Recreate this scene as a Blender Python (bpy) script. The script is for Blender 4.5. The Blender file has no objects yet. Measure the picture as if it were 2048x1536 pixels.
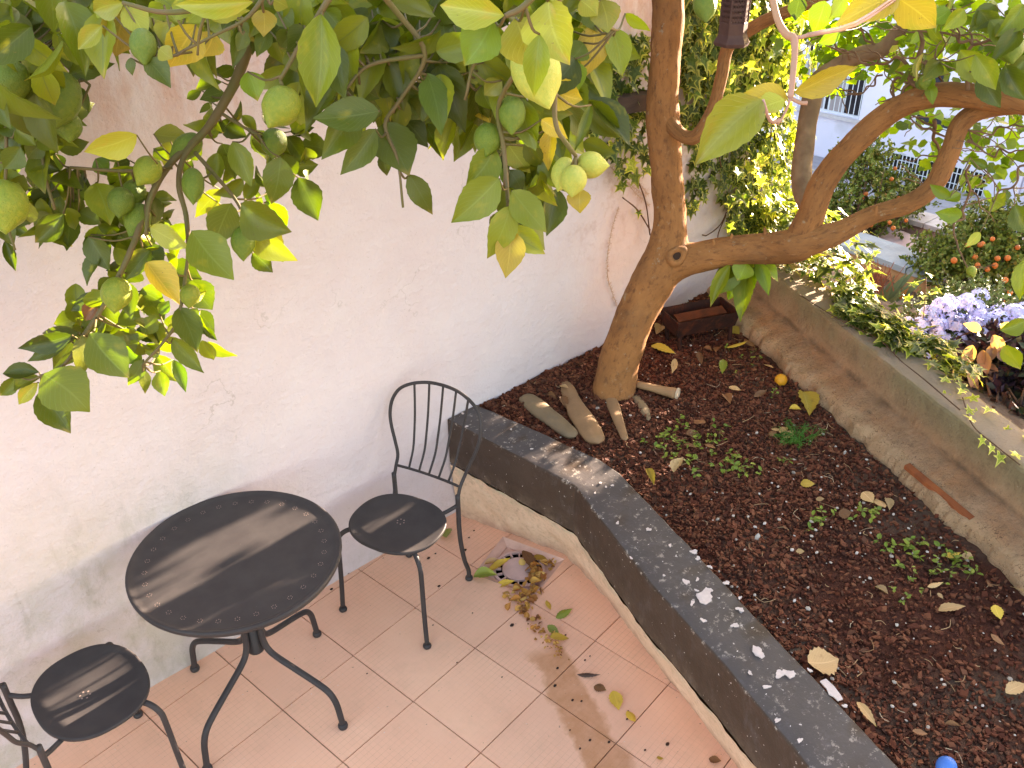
import bpy, bmesh, math, random
import numpy as np
from mathutils import Vector, Matrix, noise
random.seed(7); np.random.seed(7)
RND = random.Random(11)
sc = bpy.context.scene
COL = sc.collection

# ------------------------------------------------------------------ camera
CAM = Vector((-1.553771585219088, -2.6743138667877933, 2.792104655635847))
RI = Vector((0.7286409410228826, -0.6848699567880355, -0.005959979399500249))
UP = Vector((0.3609318418933282, 0.3765748035532296, 0.8531820572634753))
FW = Vector((0.5820743806188156, 0.6238145234106054, -0.5215791941874421))
FPX = 1824.523
cam_d = bpy.data.cameras.new('camera')
cam_d.sensor_fit = 'HORIZONTAL'; cam_d.sensor_width = 36.0
cam_d.lens = FPX / 2048 * 36.0
cam_d.clip_start = 0.05; cam_d.clip_end = 500
cam = bpy.data.objects.new('camera', cam_d)
m = Matrix((RI, UP, -FW)).transposed().to_4x4(); m.translation = CAM
cam.matrix_world = m
COL.objects.link(cam); sc.camera = cam

# ------------------------------------------------------------------ world, sun, exposure
SUN_EL = math.radians(14.0); SUN_AZ = math.radians(2.2)     # low sun, just behind the plane of the white wall
SUN = Vector((math.cos(SUN_EL) * math.cos(SUN_AZ), math.cos(SUN_EL) * math.sin(SUN_AZ), math.sin(SUN_EL)))
world = bpy.data.worlds.new('World'); sc.world = world; world.use_nodes = True
wn = world.node_tree.nodes; wl = world.node_tree.links; wn.clear()
wo = wn.new('ShaderNodeOutputWorld'); wb = wn.new('ShaderNodeBackground'); ws = wn.new('ShaderNodeTexSky')
ws.sky_type = 'NISHITA'; ws.sun_disc = False
ws.sun_elevation = SUN_EL; ws.sun_rotation = math.radians(90) - SUN_AZ
ws.air_density = 1.0; ws.dust_density = 2.0; ws.ozone_density = 1.0
wb.inputs['Strength'].default_value = 0.105
wl.new(ws.outputs[0], wb.inputs['Color']); wl.new(wb.outputs[0], wo.inputs['Surface'])
sun_d = bpy.data.lights.new('sun', 'SUN'); sun_d.energy = 5.0; sun_d.angle = math.radians(0.55)
sun_d.color = (1.0, 0.95, 0.85)
sun = bpy.data.objects.new('sun', sun_d); COL.objects.link(sun)
sun.rotation_euler = SUN.to_track_quat('Z', 'Y').to_euler(); sun.location = SUN * 30
vs = sc.view_settings
vs.view_transform = 'Standard'; vs.look = 'None'; vs.gamma = 1.0; vs.use_curve_mapping = False
vs.exposure = 3.42
try:
    vs.use_white_balance = True; vs.white_balance_temperature = 8050; vs.white_balance_tint = 17
except Exception: pass
try:
    sc.cycles.max_bounces = 8; sc.cycles.diffuse_bounces = 4; sc.cycles.transparent_max_bounces = 8
    sc.cycles.sample_clamp_indirect = 6.0
except Exception: pass

# ------------------------------------------------------------------ pixel of the photograph -> point of the place
def ray(x, y): return RI * ((x - 1024) / FPX) - UP * ((y - 768) / FPX) + FW
def D(x, y, d): return CAM + ray(x, y) * d
def Z(x, y, z=0.0):
    r = ray(x, y); return CAM + r * ((z - CAM.z) / r.z)
def Y(x, y, yy=0.0):
    r = ray(x, y); return CAM + r * ((yy - CAM.y) / r.y)
def X(x, y, xx):
    r = ray(x, y); return CAM + r * ((xx - CAM.x) / r.x)
def SL(x, y, g0=1.02, g1=-0.24):       # the yard beyond the low wall slopes down away from it
    r = ray(x, y); t = (g0 + g1 * CAM.x - CAM.z) / (r.z - g1 * r.x); return CAM + r * t
def pxof(p):
    d = Vector(p) - CAM; z = d.dot(FW)
    return 1024 + FPX * d.dot(RI) / z, 768 - FPX * d.dot(UP) / z, z

# ------------------------------------------------------------------ object helpers
WM = {}
def link(o, parent=None):
    COL.objects.link(o); WM[o.name] = o.matrix_basis.copy()
    if parent is not None:
        o.parent = parent; o.matrix_parent_inverse = WM[parent.name].inverted()
    return o
def thing(name, label, cat, loc=(0, 0, 0), group=None):
    o = bpy.data.objects.new(name, None); o.location = loc; o.empty_display_size = 0.1
    o.matrix_basis = Matrix.Translation(Vector(loc))
    link(o); return tag(o, label, cat, group)
def tag(o, label, cat=None, group=None):
    o['label'] = label
    if cat: o['category'] = cat
    if group: o['group'] = group
    return o
def kind(o, k): o['kind'] = k; return o
def mesh(name, verts, faces, mat=None, smooth=False, uvs=None, rnd=None):
    me = bpy.data.meshes.new(name); me.from_pydata([tuple(v) for v in verts], [], faces)
    if uvs is not None:
        u = me.uv_layers.new(name='UVMap')
        li = np.empty(len(me.loops), dtype=np.int32); me.loops.foreach_get('vertex_index', li)
        u.data.foreach_set('uv', np.asarray(uvs, dtype=np.float32)[li].ravel())
    if rnd is not None:
        a = me.attributes.new('rnd', 'FLOAT', 'POINT'); a.data.foreach_set('value', np.asarray(rnd, dtype=np.float32))
    if mat: me.materials.append(mat)
    if smooth: me.polygons.foreach_set('use_smooth', [True] * len(me.polygons))
    if smooth and smooth is not True: me.set_sharp_from_angle(angle=math.radians(smooth))
    me.update(); return me
def obj(name, me, parent=None, mtx=None):
    o = bpy.data.objects.new(name, me)
    if mtx is not None: o.matrix_basis = mtx
    return link(o, parent)
def add(name, verts, faces, mat, parent=None, smooth=False, **k):
    return obj(name, mesh(name, verts, faces, mat, smooth, **k), parent)
class MB:
    def __init__(s): s.v = []; s.f = []; s.uv = []; s.r = []
    def put(s, vs_, fs, uvs=None, r=None):
        o = len(s.v); s.v += [tuple(v) for v in vs_]; s.f += [tuple(i + o for i in f) for f in fs]
        if uvs is not None: s.uv += list(uvs)
        if r is not None: s.r += [r] * len(vs_)
        return s
    def box(s, lo, hi, rot=0.0, ctr=None):
        x0, y0, z0 = lo; x1, y1, z1 = hi
        vs_ = [Vector(p) for p in ((x0,y0,z0),(x1,y0,z0),(x1,y1,z0),(x0,y1,z0),(x0,y0,z1),(x1,y0,z1),(x1,y1,z1),(x0,y1,z1))]
        return s.put(vs_, BOXF)
    def build(s, name, mat, parent=None, smooth=False):
        return add(name, s.v, s.f, mat, parent, smooth, uvs=s.uv or None, rnd=s.r or None)
BOXF = [(3,2,1,0),(4,5,6,7),(0,1,5,4),(1,2,6,5),(2,3,7,6),(3,0,4,7)]
def spline(pts, n=6):
    P_ = [np.array(tuple(p), float) for p in pts]
    if len(P_) < 3: n = max(n, 2)
    out = []
    for i in range(len(P_) - 1):
        a = P_[i - 1] if i else 2 * P_[0] - P_[1]; b = P_[i]; c = P_[i + 1]
        d = P_[i + 2] if i + 2 < len(P_) else 2 * P_[-1] - P_[-2]
        for k in range(n):
            t = k / n
            out.append(.5 * (2 * b + (c - a) * t + (2 * a - 5 * b + 4 * c - d) * t * t + (3 * b - a - 3 * c + d) * t ** 3))
    out.append(P_[-1]); return out
def tube(pts, rad, seg=10, n=6, wob=0.0, wobs=9.0, cap=True, sm=True):
    """pts 3-D, rad one number or one per point -> verts, faces, uvs"""
    if not hasattr(rad, '__len__'): rad = [rad] * len(pts)
    Q = spline([list(p) + [r] for p, r in zip(pts, rad)], n) if sm else [np.array(list(p) + [r]) for p, r in zip(pts, rad)]
    C_ = [Vector(q[:3]) for q in Q]; R_ = [max(1e-4, float(q[3])) for q in Q]
    V = []; F = []; U = []
    t = (C_[1] - C_[0]).normalized()
    up = Vector((0, 0, 1)) if abs(t.z) < .9 else Vector((1, 0, 0))
    x = t.cross(up).normalized(); L = 0
    for i, c in enumerate(C_):
        tt = (C_[min(i + 1, len(C_) - 1)] - C_[max(i - 1, 0)])
        if tt.length > 1e-9: t = tt.normalized()
        x = (x - t * x.dot(t)).normalized(); y = t.cross(x)
        if i: L += (c - C_[i - 1]).length
        for k in range(seg):
            a = 2 * math.pi * k / seg; p = c + (x * math.cos(a) + y * math.sin(a)) * R_[i]
            if wob: p = p + (p - c) * (noise.noise(p * wobs) * wob + noise.noise(p * wobs * 3.1) * wob * .4)
            V.append(p); U.append((k / seg, L))
    for i in range(len(C_) - 1):
        for k in range(seg):
            a = i * seg + k; b = i * seg + (k + 1) % seg
            F.append((a, b, b + seg, a + seg))
    if cap:
        F.append(tuple(range(seg - 1, -1, -1))); o = (len(C_) - 1) * seg; F.append(tuple(o + k for k in range(seg)))
    return V, F, U
def lathe(prof, seg=32, ctr=(0, 0, 0), fx=None):
    V = []; F = []; c = Vector(ctr)
    for r, z in prof:
        for k in range(seg):
            a = 2 * math.pi * k / seg; s_ = fx(a) if fx else (math.cos(a), math.sin(a))
            V.append(c + Vector((r * s_[0], r * s_[1], z)))
    for i in range(len(prof) - 1):
        for k in range(seg):
            a = i * seg + k; b = i * seg + (k + 1) % seg
            F.append((a, b, b + seg, a + seg))
    F.append(tuple(range(seg - 1, -1, -1))); o = (len(prof) - 1) * seg; F.append(tuple(o + k for k in range(seg)))
    return V, F
def barkify(o, u_):
    a = o.data.attributes.new('along', 'FLOAT_VECTOR', 'POINT')
    a.data.foreach_set('vector', np.array([(math.cos(6.28319 * u) * .05, math.sin(6.28319 * u) * .05, l * .22) for u, l in u_], dtype=np.float32).ravel()); return o
def children(o): return [c for c in bpy.data.objects if c.parent == o]
def copy_tree(o, parent=None):
    c = o.copy(); COL.objects.link(c)
    if parent is not None: c.parent = parent
    for ch in children(o): copy_tree(ch, c)
    return c

# ------------------------------------------------------------------ materials
def mat(name, c1, c2=None, rough=.6, scale=6.0, detail=6.0, lo=.35, hi=.65, bump=0.0, bscale=60.0, bdist=.004,
        spots=None, sscale=30.0, sth=.7, metal=0.0, spec=.22, stretch=None, c3=None, c3scale=2.0, c3lo=.5, c3hi=.7, obj_rnd=0.0):
    """procedural: two base colours mixed by noise, optional big patches (c3), optional specks, bump"""
    M = bpy.data.materials.new(name); M.use_nodes = True; N = M.node_tree.nodes; L = M.node_tree.links
    B = N['Principled BSDF']; B.inputs['Roughness'].default_value = rough; B.inputs['Metallic'].default_value = metal
    B.inputs['Specular IOR Level'].default_value = spec
    tc = N.new('ShaderNodeTexCoord'); co = tc.outputs['Object']
    if stretch:
        mp = N.new('ShaderNodeMapping'); mp.inputs['Scale'].default_value = stretch; L.new(co, mp.inputs[0]); co = mp.outputs[0]
    def nz(s, d=6.0, r=.55):
        n = N.new('ShaderNodeTexNoise'); n.inputs['Scale'].default_value = s; n.inputs['Detail'].default_value = d
        n.inputs['Roughness'].default_value = r; L.new(co, n.inputs['Vector']); return n.outputs['Fac']
    def ramp(src, a, b):
        r = N.new('ShaderNodeMapRange'); r.inputs[1].default_value = a; r.inputs[2].default_value = b; r.clamp = True
        L.new(src, r.inputs[0]); return r.outputs[0]
    def mix(f, a, b):
        x = N.new('ShaderNodeMix'); x.data_type = 'RGBA'
        if hasattr(f, 'links'): L.new(f, x.inputs[0])
        else: x.inputs[0].default_value = f
        for k, s in ((6, a), (7, b)):
            if isinstance(s, tuple): x.inputs[k].default_value = (*s, 1)
            else: L.new(s, x.inputs[k])
        return x.outputs[2]
    M['_'] = 1
    col = mix(ramp(nz(scale, detail), lo, hi), c1, c2 if c2 else tuple(.8 * v for v in c1))
    if c3: col = mix(ramp(nz(c3scale, 8.0, .62), c3lo, c3hi), col, c3)
    if spots: col = mix(ramp(nz(sscale, 2.0), sth, sth + .03), col, spots)
    if obj_rnd:
        oi = N.new('ShaderNodeObjectInfo'); h = N.new('ShaderNodeHueSaturation'); L.new(col, h.inputs['Color'])
        mr = N.new('ShaderNodeMapRange'); mr.inputs[3].default_value = 1 - obj_rnd; mr.inputs[4].default_value = 1 + obj_rnd
        L.new(oi.outputs['Random'], mr.inputs[0]); L.new(mr.outputs[0], h.inputs['Value']); col = h.outputs[0]
    L.new(col, B.inputs['Base Color'])
    if bump:
        bp = N.new('ShaderNodeBump'); bp.inputs['Strength'].default_value = bump; bp.inputs['Distance'].default_value = bdist
        L.new(nz(bscale, 5.0, .6), bp.inputs['Height']); L.new(bp.outputs[0], B.inputs['Normal'])
    M['x'] = 1
    del M['_']; del M['x']
    return M
def nt(M): return M.node_tree.nodes, M.node_tree.links, M.node_tree.nodes['Principled BSDF']

def leaf_mat(name, c1, c2, blotch, bl=(.6, .75), trans=.30, vein=1.35, stuff=False, rough=.36, tcol=None, vary=.35):
    M = bpy.data.materials.new(name); M.use_nodes = True; N = M.node_tree.nodes; L = M.node_tree.links
    B = N['Principled BSDF']; B.inputs['Roughness'].default_value = rough; B.inputs['Specular IOR Level'].default_value = .42
    out = N['Material Output']
    if stuff:
        at = N.new('ShaderNodeAttribute'); at.attribute_name = 'rnd'; rv = at.outputs['Fac']
    else:
        oi = N.new('ShaderNodeObjectInfo'); rv = oi.outputs['Random']
    uv = N.new('ShaderNodeUVMap'); sp = N.new('ShaderNodeSeparateXYZ'); L.new(uv.outputs[0], sp.inputs[0])
    def math_(op, a, b=None):
        n = N.new('ShaderNodeMath'); n.operation = op
        for i, s in enumerate((a, b)):
            if s is None: continue
            if hasattr(s, 'links'): L.new(s, n.inputs[i])
            else: n.inputs[i].default_value = s
        return n.outputs[0]
    def mr(src, a, b, c=0.0, d=1.0):
        r = N.new('ShaderNodeMapRange'); r.inputs[1].default_value = a; r.inputs[2].default_value = b
        r.inputs[3].default_value = c; r.inputs[4].default_value = d; L.new(src, r.inputs[0]); return r.outputs[0]
    def mix(f, a, b, mode='MIX'):
        x = N.new('ShaderNodeMix'); x.data_type = 'RGBA'; x.blend_type = mode
        if hasattr(f, 'links'): L.new(f, x.inputs[0])
        else: x.inputs[0].default_value = f
        for k, s in ((6, a), (7, b)):
            if isinstance(s, tuple): x.inputs[k].default_value = (*s, 1)
            else: L.new(s, x.inputs[k])
        return x.outputs[2]
    cx = N.new('ShaderNodeCombineXYZ'); L.new(sp.outputs[0], cx.inputs[0]); L.new(sp.outputs[1], cx.inputs[1])
    L.new(math_('MULTIPLY', rv, 57.0), cx.inputs[2])
    nz = N.new('ShaderNodeTexNoise'); nz.inputs['Scale'].default_value = 2.6; nz.inputs['Detail'].default_value = 5; L.new(cx.outputs[0], nz.inputs['Vector'])
    col = mix(mr(rv, 0, 1), c1, c2)
    col = mix(mr(nz.outputs['Fac'], bl[0], bl[1]), col, blotch)
    d = math_('ABSOLUTE', math_('SUBTRACT', sp.outputs[0], .5))
    mid = mr(d, .012, .03, 1, 0)
    vv = math_('SINE', math_('MULTIPLY', math_('SUBTRACT', sp.outputs[1], math_('MULTIPLY', d, .8)), 60.0))
    ven = math_('MULTIPLY', mr(vv, .86, 1.0), .35)
    mk = math_('MAXIMUM', math_('MULTIPLY', mid, .6), ven)
    col = mix(mk, col, tuple(min(1, v * vein + .03) for v in c1))
    sk = N.new('ShaderNodeTexNoise'); sk.inputs['Scale'].default_value = 17; sk.inputs['Detail'].default_value = 2; L.new(cx.outputs[0], sk.inputs['Vector'])
    col = mix(math_('MULTIPLY', mr(sk.outputs['Fac'], .70, .74), .75), col, (.20, .12, .03))
    tp = math_('MULTIPLY', mr(math_('ADD', sp.outputs[1], math_('MULTIPLY', nz.outputs['Fac'], .3)), 1.02, 1.14), math_('GREATER_THAN', rv, .6))
    col = mix(math_('MULTIPLY', tp, .7), col, (.36, .24, .05))
    hs = N.new('ShaderNodeHueSaturation'); L.new(col, hs.inputs['Color'])
    fr = math_('FRACT', math_('MULTIPLY', rv, 13.7)); L.new(mr(fr, 0, 1, 1 - vary, 1 + vary), hs.inputs['Value'])
    L.new(hs.outputs[0], B.inputs['Base Color'])
    tr = N.new('ShaderNodeBsdfTranslucent'); tm = mix(1.0, hs.outputs[0], tcol or (1.05, 1.5, .40), 'MULTIPLY')
    L.new(tm, tr.inputs['Color'])
    ms = N.new('ShaderNodeMixShader'); ms.inputs[0].default_value = trans
    L.new(B.outputs[0], ms.inputs[1]); L.new(tr.outputs[0], ms.inputs[2]); L.new(ms.outputs[0], out.inputs['Surface'])
    bp = N.new('ShaderNodeBump'); bp.inputs['Strength'].default_value = .35; bp.inputs['Distance'].default_value = .002
    L.new(math_('ADD', ven, nz.outputs['Fac']), bp.inputs['Height']); L.new(bp.outputs[0], B.inputs['Normal'])
    return M
class NG:
    """small wrapper to write node graphs by hand"""
    def __init__(s, name, rough=.7):
        s.M = bpy.data.materials.new(name); s.M.use_nodes = True
        s.N = s.M.node_tree.nodes; s.L = s.M.node_tree.links; s.B = s.N['Principled BSDF']
        s.B.inputs['Roughness'].default_value = rough; s.B.inputs['Specular IOR Level'].default_value = .22
        s.co = s.N.new('ShaderNodeTexCoord').outputs['Object']
    def set(s, sock, v):
        if hasattr(v, 'links'): s.L.new(v, sock)
        elif isinstance(v, tuple) and sock.type == 'RGBA': sock.default_value = (*v, 1)
        else: sock.default_value = v
    def xyz(s, co=None):
        n = s.N.new('ShaderNodeSeparateXYZ'); s.L.new(co or s.co, n.inputs[0]); return n.outputs
    def m(s, op, a, b=0.0, c=None):
        n = s.N.new('ShaderNodeMath'); n.operation = op; s.set(n.inputs[0], a); s.set(n.inputs[1], b)
        if c is not None: s.set(n.inputs[2], c)
        return n.outputs[0]
    def mp(s, loc=(0,0,0), rot=(0,0,0), scale=(1,1,1), co=None):
        n = s.N.new('ShaderNodeMapping'); n.inputs[1].default_value = loc; n.inputs[2].default_value = rot; n.inputs[3].default_value = scale
        s.L.new(co or s.co, n.inputs[0]); return n.outputs[0]
    def nz(s, scale, d=6.0, r=.55, co=None, out='Fac'):
        n = s.N.new('ShaderNodeTexNoise'); n.inputs['Scale'].default_value = scale; n.inputs['Detail'].default_value = d
        n.inputs['Roughness'].default_value = r; s.L.new(co or s.co, n.inputs['Vector']); return n.outputs[out]
    def vo(s, scale, co=None, feature='F1'):
        n = s.N.new('ShaderNodeTexVoronoi'); n.inputs['Scale'].default_value = scale; n.feature = feature; s.L.new(co or s.co, n.inputs['Vector']); return n.outputs['Distance']
    def r(s, src, a, b, c=0.0, d=1.0, smooth=False):
        n = s.N.new('ShaderNodeMapRange'); n.clamp = True
        if smooth: n.interpolation_type = 'SMOOTHSTEP'
        for i, v in enumerate((a, b, c, d)): n.inputs[i + 1].default_value = v
        s.L.new(src, n.inputs[0]); return n.outputs[0]
    def mix(s, f, a, b, mode='MIX'):
        x = s.N.new('ShaderNodeMix'); x.data_type = 'RGBA'; x.blend_type = mode
        s.set(x.inputs[0], f); s.set(x.inputs[6], a); s.set(x.inputs[7], b); return x.outputs[2]
    def bump(s, h, strength=.4, dist=.004, prev=None):
        n = s.N.new('ShaderNodeBump'); n.inputs['Strength'].default_value = strength; n.inputs['Distance'].default_value = dist
        s.L.new(h, n.inputs['Height'])
        if prev is not None: s.L.new(prev, n.inputs['Normal'])
        return n.outputs[0]
    def done(s, col, normal=None, rough=None):
        s.set(s.B.inputs['Base Color'], col)
        if normal is not None: s.L.new(normal, s.B.inputs['Normal'])
        if rough is not None: s.set(s.B.inputs['Roughness'], rough)
        return s.M

# ---- plaster of the white wall: whitewash with weathered, mouldy patches at the left foot and stains under the top
g = NG('white_plaster', .85); x, y, z = g.xyz()
big = g.nz(1.6, 8, .6); fine = g.nz(34, 6, .65); mid = g.nz(7, 8, .65)
c = g.mix(g.r(big, .35, .68), (.665, .575, .585), (.62, .51, .515))
c = g.mix(g.m('MULTIPLY', g.r(mid, .5, .75), .35), c, (.68, .615, .60))
left = g.m('MULTIPLY', g.r(x, -.1, -1.0, smooth=True), g.r(z, 1.3, .4, smooth=True))
worn = g.m('MULTIPLY', left, g.r(g.nz(3.2, 9, .68), .38, .62))
c = g.mix(g.m('MULTIPLY', worn, .8), c, (.48, .425, .335))
mould = g.m('MULTIPLY', left, g.r(g.nz(5.5, 10, .72, co=g.mp(scale=(1.5, 1.5, .6))), .53, .68))
c = g.mix(g.m('MULTIPLY', mould, .5), c, (.27, .235, .15))
foot = g.m('MULTIPLY', g.r(z, .16, .0, smooth=True), g.r(g.nz(11, 8, .7), .4, .62))
c = g.mix(g.m('MULTIPLY', foot, .4), c, (.40, .35, .29))
topm = g.m('MULTIPLY', g.r(z, 1.78, 2.2, smooth=True), g.r(g.nz(4, 9, .7, co=g.mp(scale=(2.2, 1, .7))), .42, .62))
c = g.mix(g.m('MULTIPLY', topm, .7), c, (.55, .30, .22))
vine = g.m('MULTIPLY', g.m('MULTIPLY', g.r(x, 1.1, 1.5), g.r(z, .9, 1.25)), g.r(g.nz(9, 9, .7), .5, .66))
c = g.mix(g.m('MULTIPLY', vine, .6), c, (.42, .24, .19))
c = g.mix(g.m('MULTIPLY', g.r(g.nz(150, 2), .7, .74), .5), c, (.34, .28, .22))
n0 = g.bump(g.nz(9, 6, .6, co=g.mp(rot=(0, .5, 0), scale=(1, 1, 1.5))), .32, .022); n1 = g.bump(g.nz(30, 8, .65), .6, .012, n0); n2 = g.bump(g.nz(110, 5, .65), .5, .004, n1)
ck = g.N.new('ShaderNodeVectorMath'); ck.operation = 'ADD'; g.L.new(g.co, ck.inputs[0]); g.L.new(g.nz(3, 6, out='Color'), ck.inputs[1])
hc = g.m('MULTIPLY', g.r(g.vo(1.1, co=ck.outputs[0], feature='DISTANCE_TO_EDGE'), .006, .001), g.r(g.nz(1.7, 3), .52, .6))
c = g.mix(g.m('MULTIPLY', hc, .45), c, (.36, .29, .25))
M_WALL = g.done(c, n2)

# ---- floor tiles
ROT = math.radians(6.0367)
g = NG('terracotta_tile', .52)
co = g.mp(rot=(0, 0, -ROT)); x, y, z = g.xyz(co)
oi = g.N.new('ShaderNodeObjectInfo').outputs['Random']
c = g.mix(g.r(g.nz(3.2, 7, .6), .33, .68), (.93, .52, .345), (.87, .455, .295))
c = g.mix(g.m('MULTIPLY', oi, .5), c, (.80, .43, .29))
def lines(v, step, w): return g.m('LESS_THAN', g.m('FRACT', g.m('DIVIDE', v, step)), w)
lx = lines(x, .0213, .075); ly = lines(y, .0213, .075)
fade = g.r(g.nz(2.4, 7, .65), .38, .66, .05, .75)
c = g.mix(g.m('MULTIPLY', lx, g.m('MULTIPLY', fade, .28)), c, (.36, .17, .11))
c = g.mix(g.m('MULTIPLY', ly, g.m('MULTIPLY', fade, .55)), c, (.36, .17, .11))
dirt = g.r(g.nz(5.5, 9, .7), .5, .78)
c = g.mix(g.m('MULTIPLY', dirt, .4), c, (.58, .33, .21))
px, py, pz = g.xyz()
# damp stain that follows the gutter away from the drain
sx0, sy0 = Z(1085, 1290)[:2]; sx1, sy1 = Z(1235, 1560)[:2]
ln = math.hypot(sx1 - sx0, sy1 - sy0); dx, dy = (sx1 - sx0) / ln, (sy1 - sy0) / ln
wv = g.m('MULTIPLY', g.m('SUBTRACT', g.nz(9, 6, .6), .5), .12)
dist = g.m('ADD', g.m('ABSOLUTE', g.m('SUBTRACT', g.m('MULTIPLY', g.m('SUBTRACT', px, sx0), dy), g.m('MULTIPLY', g.m('SUBTRACT', py, sy0), dx))), wv)
al = g.m('ADD', g.m('MULTIPLY', g.m('SUBTRACT', px, sx0), dx), g.m('MULTIPLY', g.m('SUBTRACT', py, sy0), dy))
st = g.m('MULTIPLY', g.r(dist, .085, .06), g.r(al, 0.0, .06))
c = g.mix(g.m('MULTIPLY', g.m('MULTIPLY', st, g.r(g.nz(14, 8, .7), .25, .6, .55, 1.0)), .75), c, (.50, .205, .08))
c = g.mix(g.m('MULTIPLY', g.r(g.nz(95, 2), .735, .75), .7), c, (.74, .62, .54))
c = g.mix(g.m('MULTIPLY', g.r(g.nz(70, 2, co=g.mp(loc=(5, 3, 1))), .72, .75), .6), c, (.2, .1, .07))
h = g.m('SUBTRACT', g.nz(60, 4), g.m('MULTIPLY', g.m('MAXIMUM', lx, ly), .8))
M_TILE = g.done(c, g.bump(h, .35, .0016), g.r(g.nz(6, 5), .3, .7, .42, .62))
M_GROUT = mat('grout', (.30, .155, .10), (.17, .085, .055), rough=.9, scale=20)

# ---- dark grey painted cap of the planter
g = NG('dark_grey_paint', .5); x, y, z = g.xyz()
c = g.mix(g.r(g.nz(6, 8, .65), .35, .7), (.053, .033, .023), (.068, .045, .034))
scuff = g.r(g.nz(11, 10, .78, co=g.mp(scale=(1, 1, .5))), .54, .76)
c = g.mix(g.m('MULTIPLY', g.r(z, .5385, .5395), .55), c, (.088, .080, .084))  # top face paler: its sky reflection is put into the paint colour
c = g.mix(g.m('MULTIPLY', scuff, .36), c, (.20, .18, .185))
c = g.mix(g.m('MULTIPLY', g.r(g.nz(75, 3, .5), .715, .73), .9), c, (.66, .58, .54))
edg = g.m('MULTIPLY', g.r(g.m('ABSOLUTE', g.m('SUBTRACT', z, .534)), .012, .002), g.r(g.nz(34, 8, .75), .56, .64))
c = g.mix(g.m('MULTIPLY', edg, .8), c, (.50, .42, .36))
lowd = g.m('MULTIPLY', g.r(z, .38, .30), g.r(g.nz(18, 8, .75), .45, .65))
c = g.mix(g.m('MULTIPLY', lowd, .5), c, (.24, .17, .12))
n1 = g.bump(g.nz(18, 8, .6), .3, .008); n2 = g.bump(g.nz(140, 4), .3, .002, n1)
M_KERB = g.done(c, n2, g.r(g.nz(9, 6), .3, .7, .36, .56))
M_CHIP = mat('bare_white_plaster', (.62, .51, .47), (.52, .42, .39), rough=.9, scale=60, bump=.4, bscale=150, bdist=.002)
g = NG('mortar_plinth', .9); x, y, z = g.xyz()
c = g.mix(g.r(g.nz(5, 9, .65), .35, .68), (.76, .54, .39), (.62, .42, .29))
c = g.mix(g.m('MULTIPLY', g.r(z, .09, .0), g.r(g.nz(13, 8, .7), .3, .6, .2, 1)), c, (.42, .24, .17))
c = g.mix(g.m('MULTIPLY', g.r(z, .2, .3), g.r(g.nz(10, 8, .7), .42, .66)), c, (.42, .42, .30))
c = g.mix(g.m('MULTIPLY', g.r(g.nz(42, 8, .7), .5, .7), .55), c, (.34, .23, .16))
M_PLINTH = g.done(c, g.bump(g.nz(30, 9, .65), .7, .012))

# ---- rough concrete of the low wall
g = NG('weathered_concrete', .92); x, y, z = g.xyz()
c = g.mix(g.r(g.nz(3.6, 9, .65), .33, .68), (.50, .285, .165), (.34, .185, .10))
c = g.mix(g.m('MULTIPLY', g.r(z, .60, .73), g.r(g.nz(2.6, 8, .65), .28, .52)), c, (.29, .215, .115))
c = g.mix(g.m('MULTIPLY', g.r(z, .66, .60), g.r(g.nz(5, 9, .7), .47, .68)), c, (.46, .21, .10))
c = g.mix(g.m('MULTIPLY', g.r(g.nz(9, 10, .75), .5, .72), .7), c, (.15, .092, .055))
c = g.mix(g.m('MULTIPLY', g.r(g.nz(38, 8, .75), .52, .68), .5), c, (.17, .11, .07))
c = g.mix(g.m('MULTIPLY', g.r(z, .7605, .7635), .75), c, (.36, .265, .20))
crs = g.m('MULTIPLY', g.r(g.m('ABSOLUTE', g.m('SUBTRACT', z, .606)), .016, .002), g.r(g.nz(6, 9, .7), .36, .56))
c = g.mix(g.m('MULTIPLY', crs, .75), c, (.13, .075, .045))
edge = g.r(z, .572, .556)
c = g.mix(g.m('MULTIPLY', edge, .45), c, (.54, .34, .19))
wob = g.N.new('ShaderNodeVectorMath'); wob.operation = 'ADD'; g.L.new(g.co, wob.inputs[0]); g.L.new(g.nz(9, 4, out='Color'), wob.inputs[1])
crk = g.m('MULTIPLY', g.r(g.vo(7.0, co=wob.outputs[0], feature='DISTANCE_TO_EDGE'), .022, .004), g.r(z, .592, .575))
c = g.mix(g.m('MULTIPLY', crk, .85), c, (.07, .035, .022))
c = g.mix(g.m('MULTIPLY', g.r(g.nz(80, 2), .73, .76), .7), c, (.6, .5, .42))
n1 = g.bump(g.nz(11, 9, .7), .9, .03); n2 = g.bump(g.nz(60, 8, .75), .9, .010, n1)
M_CONC = g.done(c, n2)
M_BRICK = mat('orange_brick', (.33, .090, .030), (.20, .055, .022), rough=.9, scale=14, bump=.5, bscale=50)

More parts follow.
